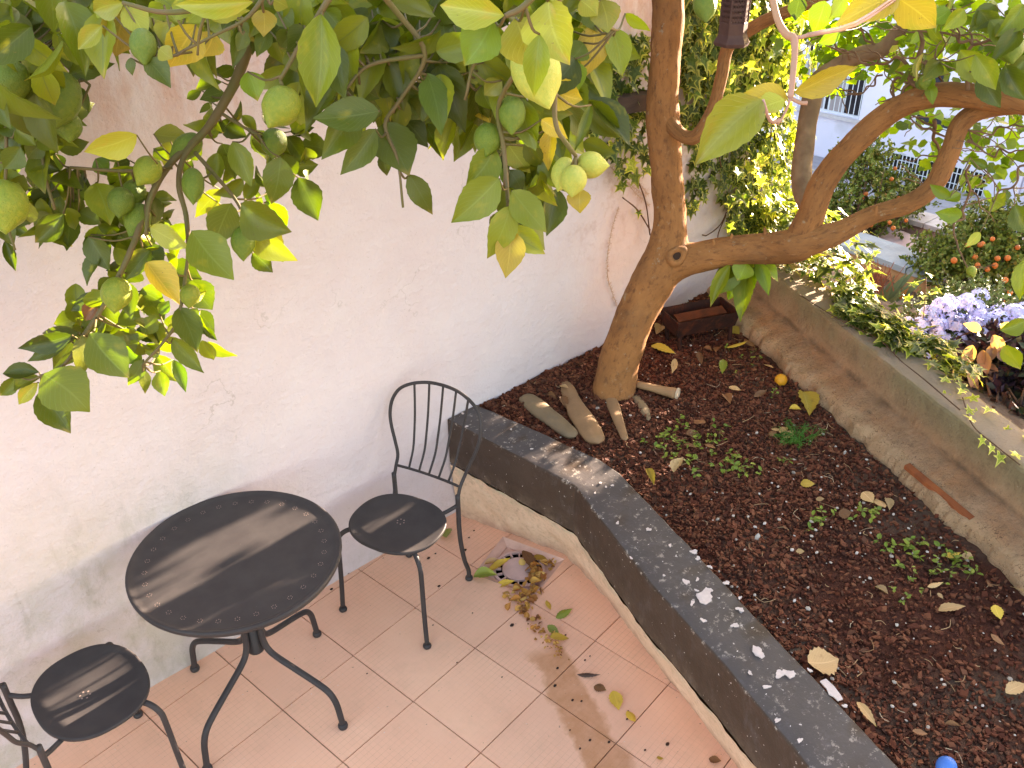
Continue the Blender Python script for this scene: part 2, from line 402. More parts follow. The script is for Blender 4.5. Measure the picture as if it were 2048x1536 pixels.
# ---- soil, mulch, stones
M_SOIL = mat('dark_soil', (.088, .025, .012), (.052, .015, .009), rough=.95, scale=9, bump=1.0, bscale=45, bdist=.02, c3=(.115, .075, .05), c3scale=1.6, c3lo=.48, c3hi=.66)
def stuff_mat(name, cols, rough=.85, bump=.3):
    g = NG(name, rough); a = g.N.new('ShaderNodeAttribute'); a.attribute_name = 'rnd'
    cr = g.N.new('ShaderNodeValToRGB'); e = cr.color_ramp.elements; cr.color_ramp.interpolation = 'LINEAR'
    e[0].position = 0; e[0].color = (*cols[0], 1); e[1].position = 1; e[1].color = (*cols[-1], 1)
    for i, c_ in enumerate(cols[1:-1]):
        k = e.new((i + 1) / (len(cols) - 1)); k.color = (*c_, 1)
    g.L.new(a.outputs['Fac'], cr.inputs[0])
    c = g.mix(g.m('MULTIPLY', g.nz(90, 3), .5), cr.outputs[0], (.02, .012, .01), 'MULTIPLY') if False else cr.outputs[0]
    return g.done(c, g.bump(g.nz(120, 4), bump, .003))
M_MULCH = stuff_mat('bark_mulch', [(.036, .011, .006), (.072, .018, .009), (.108, .027, .013), (.140, .040, .019), (.195, .068, .033), (.085, .034, .020)])
M_PEB = stuff_mat('white_pebble', [(.55, .47, .42), (.42, .34, .28), (.25, .2, .17)], .7)
M_STONE = mat('river_stone', (.34, .19, .095), (.25, .14, .072), rough=.75, scale=7, bump=.35, bscale=45, bdist=.006, c3=(.42, .33, .25), c3scale=5, c3lo=.6, c3hi=.75)
M_STONE2 = mat('grey_river_stone', (.27, .175, .095), (.20, .135, .078), rough=.7, scale=6, bump=.3, bscale=50, bdist=.005, c3=(.14, .11, .08), c3scale=4, c3lo=.55, c3hi=.7)
M_CUT = mat('cut_wood', (.55, .42, .30), (.45, .33, .22), rough=.85, scale=30, bump=.3)

# ---- metals, wood
M_IRON = mat('dark_brown_painted_metal', (.044, .037, .037), (.054, .046, .045), rough=.42, spec=.14, scale=14, bump=.06, bscale=220, bdist=.0008, spots=(.2, .18, .17), sscale=120, sth=.775)
M_HOLE = mat('punched_hole', (.36, .25, .21), (.30, .2, .17), rough=.8)
g = NG('rusty_iron', .8); c = g.mix(g.r(g.nz(7, 9, .7), .4, .65), (.018, .007, .005), (.045, .011, .006))
ob_x, ob_y, ob_z = g.xyz()
c = g.mix(g.m('MULTIPLY', g.r(g.nz(15, 9, .7), .5, .68), .8), c, (.10, .024, .008))
M_RUST = g.done(c, g.bump(g.nz(60, 8, .7), .6, .004))
M_ORUST = mat('orange_rust', (.125, .030, .009), (.06, .017, .008), rough=.9, scale=14, bump=.5, bscale=80)
M_WOOD = mat('dark_wood_beam', (.055, .032, .026), (.085, .05, .038), rough=.8, scale=5, stretch=(1.5, 14, 14), bump=.5, bscale=30)
g = NG('lemon_bark', .8)
al = g.N.new('ShaderNodeAttribute'); al.attribute_name = 'along'
va = g.N.new('ShaderNodeVectorMath'); va.operation = 'MULTIPLY_ADD'; g.L.new(g.co, va.inputs[0]); va.inputs[1].default_value = (.12, .12, .12); g.L.new(al.outputs['Vector'], va.inputs[2]); bco = va.outputs[0]
c = g.mix(g.r(g.nz(13, 9, .68, co=bco), .34, .66), (.37, .155, .053), (.225, .090, .030))
fis = g.nz(75, 8, .7, co=bco)
c = g.mix(g.m('MULTIPLY', g.r(fis, .52, .66), .7), c, (.10, .038, .016))
c = g.mix(g.m('MULTIPLY', g.r(g.nz(34, 9, .75, co=bco), .60, .70), .7), c, (.50, .29, .155))
c = g.mix(g.m('MULTIPLY', g.r(g.nz(26, 8, .7, co=g.mp(loc=(4, 2, 7))), .62, .67), .6), c, (.30, .25, .17))
c = g.mix(g.m('MULTIPLY', g.r(g.nz(5, 8, .7, co=g.mp(loc=(1, 2, 7))), .52, .7), .45), c, (.17, .085, .04))
n1 = g.bump(fis, .9, .010); n2 = g.bump(g.nz(20, 8, .6, co=bco), .7, .018, n1)
M_BARK = g.done(c, n2)
M_TWIG = mat('green_twig', (.13, .11, .035), (.17, .11, .05), rough=.6, scale=20, bump=.2, bscale=120)
M_PTWIG = mat('pinkish_young_twig', (.40, .21, .12), (.46, .24, .20), rough=.55, scale=18, bump=.3, bscale=60)
M_KNOT = mat('dark_knot_hole', (.03, .016, .01), (.05, .025, .015), rough=.9)
M_LEMON = None

# ==================================================================== THE SETTING
# ---- kerb lines (planter edge), world metres
KO = [Vector(p) for p in ((.548, 0), (.606, -.725), (.398, -1.28), (.283, -1.677), (.151, -2.058), (-.12, -2.85), (-.28, -3.4))]
KI = [Vector(p) for p in ((.727, 0), (.778, -.389), (.820, -.735), (.701, -1.105), (.540, -1.595), (.333, -2.231), (.12, -2.9), (-.04, -3.4))]
KB = [Vector(p) for p in ((.580, 0), (.575, -.064), (.738, -.56), (.669, -.863), (.384, -1.743), (.12, -2.55), (-.15, -3.4))]
KT = .54
def dense(poly, step=.03):
    out = []
    for a, b in zip(poly[:-1], poly[1:]):
        n = max(1, int((b - a).length / step))
        for k in range(n): out.append(a.lerp(b, k / n))
    out.append(poly[-1]); return out
def xat(poly, yy):
    for a, b in zip(poly[:-1], poly[1:]):
        if b.y <= yy <= a.y: return a.x + (b.x - a.x) * (yy - a.y) / (b.y - a.y)
    return poly[-1].x if yy < poly[-1].y else poly[0].x

# ---- patio floor: grout sheet with separate tiles
def clip(poly, a, b):
    out = []
    f = lambda p: (b.x - a.x) * (p.y - a.y) - (b.y - a.y) * (p.x - a.x)
    for i in range(len(poly)):
        p, q = poly[i], poly[(i + 1) % len(poly)]; fp, fq = f(p), f(q)
        if fp >= 0: out.append(p)
        if fp * fq < 0: out.append(p.lerp(q, fp / (fp - fq)))
    return out
def area(p): return .5 * sum(p[i].x * p[(i + 1) % len(p)].y - p[(i + 1) % len(p)].x * p[i].y for i in range(len(p)))
uj = Vector((-math.cos(ROT), -math.sin(ROT))); ui = Vector((math.sin(ROT), -math.cos(ROT)))
GO = Vector((.03854, -.36441)); GS = .34103
# square of the drain
dr = [Vector((.609, -.288)), Vector((.352, -.380)), Vector((.442, -.663)), Vector((.705, -.590))]
if area(dr) < 0: dr.reverse()
floor = add('patio_floor', [(-4, .02, -.006), (1.2, .02, -.006), (1.2, -4.5, -.006), (-4, -4.5, -.006)], [(3, 2, 1, 0)], None)
# leave the drain open in the grout sheet
bm = bmesh.new(); bm.from_mesh(floor.data)
bmesh.ops.delete(bm, geom=bm.faces[:], context='FACES')
def ear(outer, inner):
    vs_o = [bm.verts.new((p.x, p.y, -.006)) for p in outer]; vs_i = [bm.verts.new((p.x, p.y, -.006)) for p in inner]
    # fan of quads between the two rings (both counter-clockwise, 4 points each, matched corners)
    for k in range(4): bm.faces.new((vs_o[k], vs_o[(k + 1) % 4], vs_i[(k + 1) % 4], vs_i[k]))
bmesh.ops.delete(bm, geom=bm.verts[:], context='VERTS')
outer = [Vector((-4, -4.5)), Vector((1.2, -4.5)), Vector((1.2, .02)), Vector((-4, .02))]
di = sorted(range(4), key=lambda k: (dr[k] - outer[0]).length)[0]
ear(outer, [dr[(di + k) % 4] for k in range(4)])
bm.to_mesh(floor.data); bm.free(); floor.data.materials.append(M_GROUT); kind(floor, 'structure')
kb = [p + Vector((.012, 0)) for p in KB]
for i in range(-3, 11):
    for j in range(-4, 9):
        o = GO + ui * (i * GS) + uj * (j * GS); e = .0016
        a = [o + ui * e + uj * e, o + ui * (GS - e) + uj * e, o + ui * (GS - e) + uj * (GS - e), o + ui * e + uj * (GS - e)]
        if area(a) < 0: a.reverse()
        a = clip(a, Vector((1, .008)), Vector((-1, .008)))
        for p, q in zip(kb[1:-1], kb[2:]):
            if len(a) > 2: a = clip(a, q, p)
        if len(a) < 3 or area(a) < .0004: continue
        pieces = []; rest = a; n4 = len(dr); hit = False
        for k in range(n4):
            p, q = dr[k], dr[(k + 1) % n4]
            out_ = clip(rest, q, p)
            if len(out_) > 2 and area(out_) > 1e-5: pieces.append(out_)
            rest = clip(rest, p, q)
            if len(rest) < 3 or area(rest) < 1e-5: rest = []; break
        if not rest: pieces = [a]
        mb = MB(); zt = RND.uniform(-.0007, .0007)
        for pc in pieces:
            n = len(pc); c_ = sum(pc, Vector((0, 0))) / n
            top = [(p.x, p.y, zt) for p in (c_ + (v - c_) * .996 for v in pc)]; low = [(p.x, p.y, -.012) for p in pc]
            mb.put(top + low, [tuple(range(n))] + [(k, k + n, (k + 1) % n + n, (k + 1) % n) for k in range(n)])
        mb.build('tile', M_TILE, floor)
# ---- drain in its square pit
drain = thing('floor_drain', 'square floor drain with a slotted grate, half covered by dry yellow leaves', 'drain', ((dr[0].x + dr[2].x) / 2, (dr[0].y + dr[2].y) / 2, -.06))
dc = sum(dr, Vector((0, 0))) / 4
din = [dc + (p - dc) * .76 for p in dr]
V = [(p.x, p.y, 0) for p in dr] + [(p.x, p.y, -.009) for p in [dc + (p - dc) * .90 for p in dr]] + [(p.x, p.y, -.020) for p in din] + [(p.x, p.y, -.026) for p in din]
F = []
for r_ in range(3):
    for k in range(4): F.append((r_ * 4 + k, r_ * 4 + (k + 1) % 4, r_ * 4 + 4 + (k + 1) % 4, r_ * 4 + 4 + k))
F.append((12, 13, 14, 15))
M_DRAIN = mat('pink_cement', (.74, .46, .36), (.62, .37, .29), rough=.85, scale=16, bump=.4, bscale=70)
M_GRATE = mat('pink_grey_grate', (.72, .48, .42), (.62, .40, .35), rough=.7, scale=18, bump=.2)
M_DARK = mat('dark_gap', (.012, .009, .008), (.02, .014, .012), rough=1)
add('frame', V, F, M_DRAIN, drain)
gr = Vector((dc.x, dc.y, -.017)); v_, f_ = lathe([(.001, .003), (.072, .003), (.074, .001), (.074, -.008)], 28, gr)
add('grate', v_, f_, M_GRATE, drain)
gw = MB()
for k in range(16):
    a0 = 2 * math.pi * k / 16
    for (r0, r1, z0, z1, w) in ((.078, .104, -.009, .003, .24),):
        mbv = []
        for zz in (z0, z1):
            for r_, s_ in ((r0, -1), (r1, -1), (r1, 1), (r0, 1)):
                a = a0 + s_ * w / 2 * .30; mbv.append(gr + Vector((r_ * math.cos(a), r_ * math.sin(a), zz)))
        gw.put(mbv, BOXF)
v_, f_ = lathe([(.104, -.009), (.104, .003), (.116, .003), (.116, -.009)], 28, gr); f_ = f_[:-2]; gw.put(v_, f_)
gw.build('grate_ring', M_GRATE, drain)
v_, f_ = lathe([(.0, -.0085), (.112, -.0085)], 28, gr); add('drain_opening', v_, f_, M_DARK, drain)

# ---- planter kerb
def sheet(rows, closed=False):
    n = len(rows[0]); V = [p for r_ in rows for p in r_]; F = []
    for i in range(len(rows) - 1):
        for k in range(n - 1): F.append((i * n + k, (i + 1) * n + k, (i + 1) * n + k + 1, i * n + k + 1))
    return V, F
kerb = thing('planter_wall', 'low dark grey painted planter wall with pale mortar plinth edging the brown bed', 'wall', (.6, -.7, 0))
do = dense(KO, .025); rows = []
def jit(p, s=.0018): return Vector((p.x + noise.noise(p * 30) * s, p.y + noise.noise(p * 31 + Vector((5, 0, 0))) * s, p.z + noise.noise(p * 12 + Vector((0, 9, 0))) * s))
for p in do:
    t = (p.y - 0) ; q = Vector((xat(KI, p.y - .0), p.y)) if p.y > -.001 else None
    # nearest point of the inner line
    best = min((a.lerp(b, max(0, min(1, (p - a).dot(b - a) / (b - a).length_squared))) for a, b in zip(KI[:-1], KI[1:])), key=lambda c_: (c_ - p).length)
    q = Vector((best.x, min(best.y, 0)))
    if p.y > -.12: q = Vector((.727, p.y * .4))
    inw = (q - p).normalized()
    r_ = []
    for (w, zz) in ((0.012, .292), (0, .302), (0, .40), (-.0005, .5335), (.0022, .5383), (.007, KT)):
        r_.append(jit(Vector((p.x + inw.x * w, p.y + inw.y * w, zz))))
    for w in (.3, .6):
        a = p.lerp(q, w); r_.append(jit(Vector((a.x, a.y, KT)), .0025))
    for (w, zz) in ((.007, KT), (.001, .535), (0, .40)):
        r_.append(jit(Vector((q.x - inw.x * w, q.y - inw.y * w, zz)), .004))
    rows.append(r_)
V, F = sheet(rows)
add('painted_cap', V, [f[::-1] for f in F], M_KERB, kerb, smooth=22)
db = dense(KB, .025); rows = []
for i, p in enumerate(db):
    t = i / (len(db) - 1); q = do[min(len(do) - 1, int(t * (len(do) - 1)))]
    q = min((a.lerp(b, max(0, min(1, (p - a).dot(b - a) / (b - a).length_squared))) for a, b in zip(KO[:-1], KO[1:])), key=lambda c_: (c_ - p).length)
    r_ = []
    for k in range(9):
        s_ = k / 8; a = p.lerp(q, s_); zz = .298 * s_
        w = noise.noise(Vector((a.x * 14, a.y * 14, zz * 14))) * .011 + noise.noise(Vector((a.x * 45, a.y * 45, zz * 45))) * .005
        r_.append(Vector((a.x + w - .004 * (1 - s_), a.y + w * .4, zz - .004)))
    rows.append(r_)
V, F = sheet(rows); add('plinth', V, [f[::-1] for f in F], M_PLINTH, kerb, smooth=True)
# chips where the dark paint has come off the top
def chip(px_, py_, r, seed, par_, zz=KT + .0035, m_=M_CHIP, asp=1.0, ang=0.0):
    if px_ > 1650: ang, asp = math.radians(-62), 1.25
    c_ = Z(px_, py_, zz); n = 24; V = []; rr = random.Random(seed)
    ph = [rr.uniform(0, 6.28) for _ in range(4)]
    for k in range(n):
        a = 2 * math.pi * k / n; q = r * (1 + .22 * math.sin(2 * a + ph[0]) + .2 * math.sin(3 * a + ph[1]) + .12 * math.sin(5 * a + ph[2]) + .08 * math.sin(7 * a + ph[3]))
        u, w = q * math.cos(a) * asp, q * math.sin(a) / asp
        V.append(Vector((c_.x + u * math.cos(ang) - w * math.sin(ang), c_.y + u * math.sin(ang) + w * math.cos(ang), zz)))
    V2 = [v - Vector((0, 0, .003)) for v in V]
    add('paint_chip', V + V2, [tuple(range(n))] + [(k, k + n, (k + 1) % n + n, (k + 1) % n) for k in range(n)], m_, par_)
for i, (a, b, r) in enumerate([(1372, 1163, .011), (1395, 1158, .006), (1410, 1193, .021), (1393, 1180, .005), (1418, 1180, .010), (1297, 1058, .008), (1388, 1103, .011), (1396, 1116, .008),
        (1420, 1133, .007), (1517, 1303, .015), (1470, 1250, .010), (1407, 1240, .008), (1480, 1195, .006), (1560, 1347, .014), (1578, 1345, .011), (1235, 1045, .006), (1262, 1115, .005), (1340, 1090, .006), (1385, 1205, .008),
        (1328, 1150, .004), (1690, 1411, .006), (1533, 1373, .008), (925, 826, .006), (933, 852, .006), (1022, 858, .004), (1063, 897, .004), (1201, 965, .005), (1212, 973, .004),
        (1190, 985, .004), (1225, 970, .005), (1480, 1218, .010), (1453, 1165, .009), (1620, 1340, .006), (1600, 1480, .007), (1555, 1440, .007), (1500, 1345, .006)]):
    chip(a, b, r * 1.05, i, kerb, zz=KT + .0032 + .00035 * (i % 9), asp=1.0 + .35 * RND.random(), ang=RND.uniform(0, 3))

def chip_poly(pts, zz=KT + .0042):
    V = [Z(x, y, zz) for x, y in pts]; n = len(V); add('paint_chip', V + [v - Vector((0, 0, .004)) for v in V], [tuple(range(n))] + [(k, k + n, (k + 1) % n + n, (k + 1) % n) for k in range(n)], M_CHIP, kerb)
chip_poly([(1566, 1338), (1578, 1342), (1588, 1341), (1590, 1352), (1580, 1356), (1572, 1349), (1562, 1347)], KT + .0052)
chip_poly([(1506, 1290), (1518, 1296), (1530, 1312), (1524, 1316), (1512, 1309), (1505, 1302)], KT + .0055)
chip_poly([(1640, 1362), (1652, 1357), (1668, 1372), (1681, 1389), (1686, 1398), (1676, 1401), (1668, 1393), (1658, 1388), (1653, 1376)])
chip_poly([(1393, 1188), (1404, 1183), (1412, 1174), (1422, 1180), (1420, 1192), (1424, 1200), (1412, 1208), (1400, 1204)], KT + .0048)
# ---- white garden wall
wall = thing('white_wall', 'tall white plastered garden wall behind the bistro table, stained at its foot', 'wall', (-.4, 0, 0))
nx, nz_ = 210, 80; x0, x1, zt = -3.6, 2.78, 2.80; V = []; F = []
for i in range(nx + 1):
    for k in range(nz_ + 1):
        xx = x0 + (x1 - x0) * i / nx; zz = -.05 + (zt + .05) * k / nz_
        w = noise.noise(Vector((xx * 1.7, 3, zz * 1.7))) * .009 + noise.noise(Vector((xx * 6, 7, zz * 6))) * .004 + noise.noise(Vector((xx * 19, 2, zz * 19))) * .0016
        V.append((xx, .004 + w - .006 * math.exp(-zz * 12), zz + (noise.noise(Vector((xx * 9, 0, 0))) * .012 if k == nz_ else 0)))
for i in range(nx):
    for k in range(nz_):
        a = i * (nz_ + 1) + k; F.append((a, a + nz_ + 1, a + nz_ + 2, a + 1))
add('plaster_face', V, F, M_WALL, wall, smooth=True)
core = MB(); core.box((x0, .02, -.3), (x1 - .003, .24, zt - .014)); core.build('wall_core', M_WALL, wall)
V, F = sheet([[Vector((x, yy, zt - .004 + .012 * (0 < j < 3) + noise.noise(Vector((x * 7, yy * 9, 0))) * .008)) for j, yy in enumerate((.0, .06, .18, .245))] for x in np.linspace(x0, x1, 90)])
add('wall_coping', V, F, M_WALL, wall, smooth=True)
# end face of the wall
add('wall_end', [(x1, -.004, -.3), (x1, .24, -.3), (x1, .24, zt), (x1, -.004, zt)], [(0, 1, 2, 3)], M_WALL, wall)

# ---- rough concrete low wall at the right of the bed
LW = lambda yy: .511 * yy + 2.462
ld = Vector((-.455, -.891, 0)); ln_ = Vector((.891, -.455, 0))
low = thing('low_concrete_wall', 'rough low concrete wall with a crumbling mortar ledge along the right side of the bed', 'wall', (2.1, -.7, .4))
rows = []
yy = .42
def lowpt(yv, off, zz): return Vector((LW(yv), yv, 0)) + ln_ * off + Vector((0, 0, zz))
while yy > -3.6:
    e = noise.noise(Vector((yy * 4.2, 1, 0))) * .055 + noise.noise(Vector((yy * 13, 4, 0))) * .032 + noise.noise(Vector((yy * 40, 4, 0))) * .012
    e2 = noise.noise(Vector((yy * 5, 8, 0))) * .02
    h = noise.noise(Vector((yy * 9, 2, 2))) * .012
    prof = [(-.016 + e, .40), (-.014 + e, .490), (-.010 + e, .512), (-.004 + e, .530 + h), (.004 + e, .545 + h), (.016 + e * .9, .553 + h), (.034 + e * .7, .560 + h * .6), (.06 + e * .4 + e2, .570), (.10, .582), (.140, .594),
            (.158, .602), (.166, .618), (.172, .66), (.177, .735), (.182, .752), (.191, .7612), (.215, .764), (.28, .764), (.36, .764), (.378, .758), (.388, .73), (.392, .3), (.392, -.9)]
    r_ = []
    for i, (o_, z_) in enumerate(prof):
        p = lowpt(yy, o_, z_); a = (.006 if i > 7 else .013) if i < 19 else 0
        p += ln_ * noise.noise(p * 11) * a * 1.3 + Vector((0, 0, noise.noise(p * 14 + Vector((3, 3, 3))) * a * (.5 if 13 < i < 20 else 1)))
        r_.append(p)
    rows.append(r_); yy -= .016
V, F = sheet(rows); add('concrete_body', V, F, M_CONC, low, smooth=24)
# thin bricks showing in the broken ledge
def brick_at(p0, p1, z0, nm='brick'):
    a = Z(*p0, z0); b = Z(*p1, z0); t = (b - a).normalized(); n = Vector((-t.y, t.x, 0)); mb = MB(); k = 10; V = []
    if n.dot(ln_) < 0: n = -n
    for i in range(k + 1):
        c_ = a.lerp(b, i / k); w = noise.noise(c_ * 22) * .004
        for o_, zz in ((-.014 + w, z0 - .014), (-.012 + w, z0 + .003 + w), (.012, z0 + .007), (.02, z0 - .022)): V.append(c_ + n * o_ + Vector((0, 0, zz - z0)))
    F = [(i * 4 + q, i * 4 + (q + 1) % 4, i * 4 + 4 + (q + 1) % 4, i * 4 + 4 + q) for i in range(k) for q in range(4)] + [(3, 2, 1, 0), (k * 4, k * 4 + 1, k * 4 + 2, k * 4 + 3)]
    add(nm, V, F, M_BRICK, low)
brick_at((1814, 930), (1944, 1038), .560); brick_at((1955, 1066), (2004, 1102), .528)

# ---- soil of the bed
V = []; F = []; idx = {}
st_ = .022
def soil_z(x, y):
    p = Vector((x * 3, y * 3, 0))
    z = .492 + .016 * noise.noise(p) + .008 * noise.noise(p * 4) + .005 * noise.noise(p * 11)
    z += .03 * max(0, 1 - abs(y) / .22) + .02 * math.exp(-((x - 1.36) ** 2 + (y + .28) ** 2) / .02)
    return z
for i in range(int(3.4 / st_)):
    for k in range(int(3.6 / st_)):
        x, y = -.2 + i * st_, .03 - k * st_
        xi, xo = xat(KI, min(y, 0)) - .03, LW(y) + .12
        if xi < x < xo:
            idx[(i, k)] = len(V); V.append((x, y, soil_z(x, y)))
for (i, k) in list(idx):
    if all(q in idx for q in ((i + 1, k), (i, k + 1), (i + 1, k + 1))): F.append((idx[(i, k)], idx[(i, k + 1)], idx[(i + 1, k + 1)], idx[(i + 1, k)]))
soil = add('soil_bed', V, F, M_SOIL, None, smooth=True); kind(soil, 'structure')
def on_soil(x, y): return xat(KI, min(y, 0)) + .012 < x < LW(y) - .03 and y < -.005
# bark chips: too many and too small to pick apart
mb = MB(); npr = np.random.RandomState(3)
cnt = 0
while cnt < 30000:
    y = -3.3 * npr.rand() ** 1.15; x = -.1 + 3.0 * npr.rand()
    if not on_soil(x, y): continue
    bare = max(0, min(1, (-y - 1.25) / .5)) * max(0, min(1, (x - .55) / .35))
    if npr.rand() < bare * .62: continue
    cnt += 1
    s_ = .0032 + .0095 * npr.rand() ** 2.6; asp = 1 + .55 * npr.rand(); a = npr.rand() * 6.28
    z = soil_z(x, y) + .002 + .006 * npr.rand(); t1, t2 = npr.randn(2) * .3
    ex = Vector((math.cos(a), math.sin(a), t1)) * s_ * asp; ey = Vector((-math.sin(a), math.cos(a), t2)) * s_ * (.6 + .35 * npr.rand()); ez = Vector((0, 0, .0028 + .002 * npr.rand()))
    c_ = Vector((x, y, z)); q = [1 + .8 * (npr.rand() - .5) for _ in range(5)]
    top = [c_ + ex * q[0], c_ + ey * q[1] + ex * .2, c_ - ex * q[2], c_ - ey * q[3] - ex * .15]
    mb.put([p + ez for p in top] + [p - ez for p in top], [(0, 1, 2, 3), (4, 0, 3, 7), (5, 1, 0, 4), (6, 2, 1, 5), (7, 3, 2, 6)], r=float(npr.rand()))
kind(mb.build('bark_mulch', M_MULCH, None), 'stuff')
mb = MB(); cnt = 0       # thin roots, stalks and leaf crumbs between the chips
while cnt < 260:
    y = -3.0 * npr.rand(); x = .1 + 2.4 * npr.rand()
    if not on_soil(x, y): continue
    cnt += 1; a = npr.rand() * 6.28; L_ = .015 + .06 * npr.rand() ** 2; p = Vector((x, y, soil_z(x, y) + .012)); d = Vector((math.cos(a), math.sin(a), npr.randn() * .12)) * L_; k = Vector((-d.y, d.x, 0)) * npr.randn() * .25
    v_, f_, u_ = tube([p, p + d * .5 + k, p + d], [.0014, .0013, .0008], 4, 2); mb.put(v_, f_, None, float(npr.rand()))
kind(mb.build('dry_stalks', stuff_mat('dry_stalk_litter', [(.28, .13, .06), (.45, .27, .14), (.16, .07, .035), (.55, .40, .26)], .85), None), 'stuff')
mb = MB(); cnt = 0
ICO = None
bm = bmesh.new(); bmesh.ops.create_icosphere(bm, subdivisions=1, radius=1); ICO = ([v.co.copy() for v in bm.verts], [tuple(v.index for v in f.verts) for f in bm.faces]); bm.free()
while cnt < 330:
    y = -.25 - 2.9 * npr.rand(); x = .1 + 2.3 * npr.rand()
    if not on_soil(x, y) or npr.rand() > .35 + .65 * max(0, min(1, (-y - .7) / 1.0)): continue
    cnt += 1; s_ = .0025 + .0055 * npr.rand() ** 2; z = soil_z(x, y) + .012; sx, sy, sz = .7 + .8 * npr.rand(3)
    mb.put([Vector((x + v.x * s_ * sx, y + v.y * s_ * sy, z + v.z * s_ * sz * .6)) for v in ICO[0]], ICO[1], r=float(npr.rand()))
kind(mb.build('white_pebbles', M_PEB, None), 'stuff')
# ==================================================================== STONES, BRAZIER AND SMALL THINGS ON THE BED
def stone(name, label, p0, p1, width, zb, prof, m_=M_STONE, flat=.5, bend=0.0, seed=0, cat='stone', group=None, sink=.25, parts=None):
    a, b = Z(*p0, zb), Z(*p1, zb); L_ = (b - a).length; t = (b - a).normalized(); n = Vector((-t.y, t.x, 0)); c_ = (a + b) / 2
    th = thing(name, label, cat, (c_.x, c_.y, zb), group)
    V = []; F = []; seg = 18; k = 26; sd = Vector((seed * 3.1, seed, 0))
    for i in range(k + 1):
        s_ = i / k; w = np.interp(s_, [q[0] for q in prof], [q[1] for q in prof]) * width / 2
        if s_ < .08: w *= math.sqrt(max(.002, 1 - (1 - s_ / .08) ** 2))
        if s_ > .92: w *= math.sqrt(max(.002, 1 - (1 - (1 - s_) / .08) ** 2))
        ctr = a + t * L_ * s_ + n * bend * math.sin(math.pi * s_) + Vector((0, 0, width * flat * (.5 - sink)))
        for j in range(seg):
            an = 2 * math.pi * j / seg; p = n * math.cos(an) * w + Vector((0, 0, math.sin(an) * w * flat))
            q = ctr + p * (1 + .09 * noise.noise((ctr + p) * 12 + sd) + .05 * noise.noise((ctr + p) * 45 + sd)); V.append(q)
    for i in range(k):
        for j in range(seg): F.append((i * seg + j, i * seg + (j + 1) % seg, (i + 1) * seg + (j + 1) % seg, (i + 1) * seg + j))
    F.append(tuple(range(seg - 1, -1, -1))); F.append(tuple(k * seg + j for j in range(seg)))
    add('stone' if cat == 'stone' else 'wood', V, F, m_, th, smooth=True)
    return th, a, b, t
SG = 'long stones laid in the bed'
stone('long_stone', 'smooth grey long stone next to the dark planter edge, nearest the wall', (1046, 797), (1150, 880), .10, .50, [(0, .75), (.2, 1), (.6, .95), (.85, .8), (1, .6)], M_STONE2, group=SG, seed=1, sink=.2)
stone('long_stone', 'largest tan long stone with a narrow far end, second from the wall', (1128, 768), (1197, 893), .108, .50, [(0, .5), (.15, .66), (.35, .78), (.55, .97), (.8, 1), (1, .75)], M_STONE, group=SG, seed=2, bend=-.012, sink=.2)
stone('long_stone', 'slim tan club shaped stone below the tree trunk', (1220, 796), (1251, 884), .062, .50, [(0, .8), (.25, 1), (.6, .75), (.85, .6), (1, .55)], M_STONE, group=SG, seed=3, sink=.25)
stone('long_stone', 'thin flat dark brown stone sliver half sunk in the mulch', (1257, 778), (1298, 842), .050, .497, [(0, .4), (.3, .9), (.7, 1), (1, .4)], M_STONE2, group=SG, seed=4, bend=.012, sink=.42, flat=.4)
lg, a, b, t = stone('cut_branch', 'short sawn piece of branch lying beside the foot of the tree', (1268, 772), (1355, 793), .052, .51, [(0, .55), (.1, .7), (.45, .75), (.8, 1.0), (.93, 1.15), (1, 1.2)], M_STONE, flat=.9, seed=5, cat='log', sink=.2)
v_, f_, u_ = tube([b - t * .006 + Vector((0, 0, .016)), b + t * .004 + Vector((0, 0, .016))], .027, 14, 2); add('cut_end', v_, f_, M_CUT, lg)

# ---- rusty brazier
bz = thing('charcoal_brazier', 'small rusty iron charcoal trough on legs in the corner behind the tree', 'brazier', (1.92, -.30, .5))
A = Z(1353, 676, .585); Bp = Z(1474, 652, .585)
bx = (Bp - A); bx.z = 0; bw = bx.length; bx.normalize(); by = Vector((-bx.y, bx.x, 0))
if by.y < 0: by = -by
def bp(u, v, z): return A + bx * (u * bw) + by * v + Vector((0, 0, z - A.z))
# flared trough: rim larger than its base
def trough(z0, z1, in0, in1, dp):
    lo = [bp(in0, in0 * .4, z0), bp(1 - in0, in0 * .4, z0), bp(1 - in0, dp - in0 * .4, z0), bp(in0, dp - in0 * .4, z0)]
    hi = [bp(-in1, -in1, z1), bp(1 + in1, -in1, z1), bp(1 + in1, dp + in1, z1), bp(-in1, dp + in1, z1)]
    return lo, hi
lo, hi = trough(.585, .672, .02, .012, .165); ce = (lo[0] + lo[2]) / 2
ins_lo = [ce + (p - ce) * .95 + Vector((0, 0, .008)) for p in lo]; ci = (hi[0] + hi[2]) / 2
ins_hi = [ci + (p - ci) * .965 for p in hi]
def wallq(k): 
    j = (k + 1) % 4
    return [lo[k], lo[j], hi[j], hi[k], ins_lo[k], ins_lo[j], ins_hi[j], ins_hi[k]], [(0, 1, 2, 3), (7, 6, 5, 4), (3, 2, 6, 7), (1, 0, 4, 5), (0, 3, 7, 4), (2, 1, 5, 6)]
for k in range(4): add('side_panel', *wallq(k), M_RUST, bz)
add('base_plate', lo + ins_lo, [(3, 2, 1, 0), (4, 5, 6, 7), (0, 1, 5, 4), (1, 2, 6, 5), (2, 3, 7, 6), (3, 0, 4, 7)], M_RUST, bz)
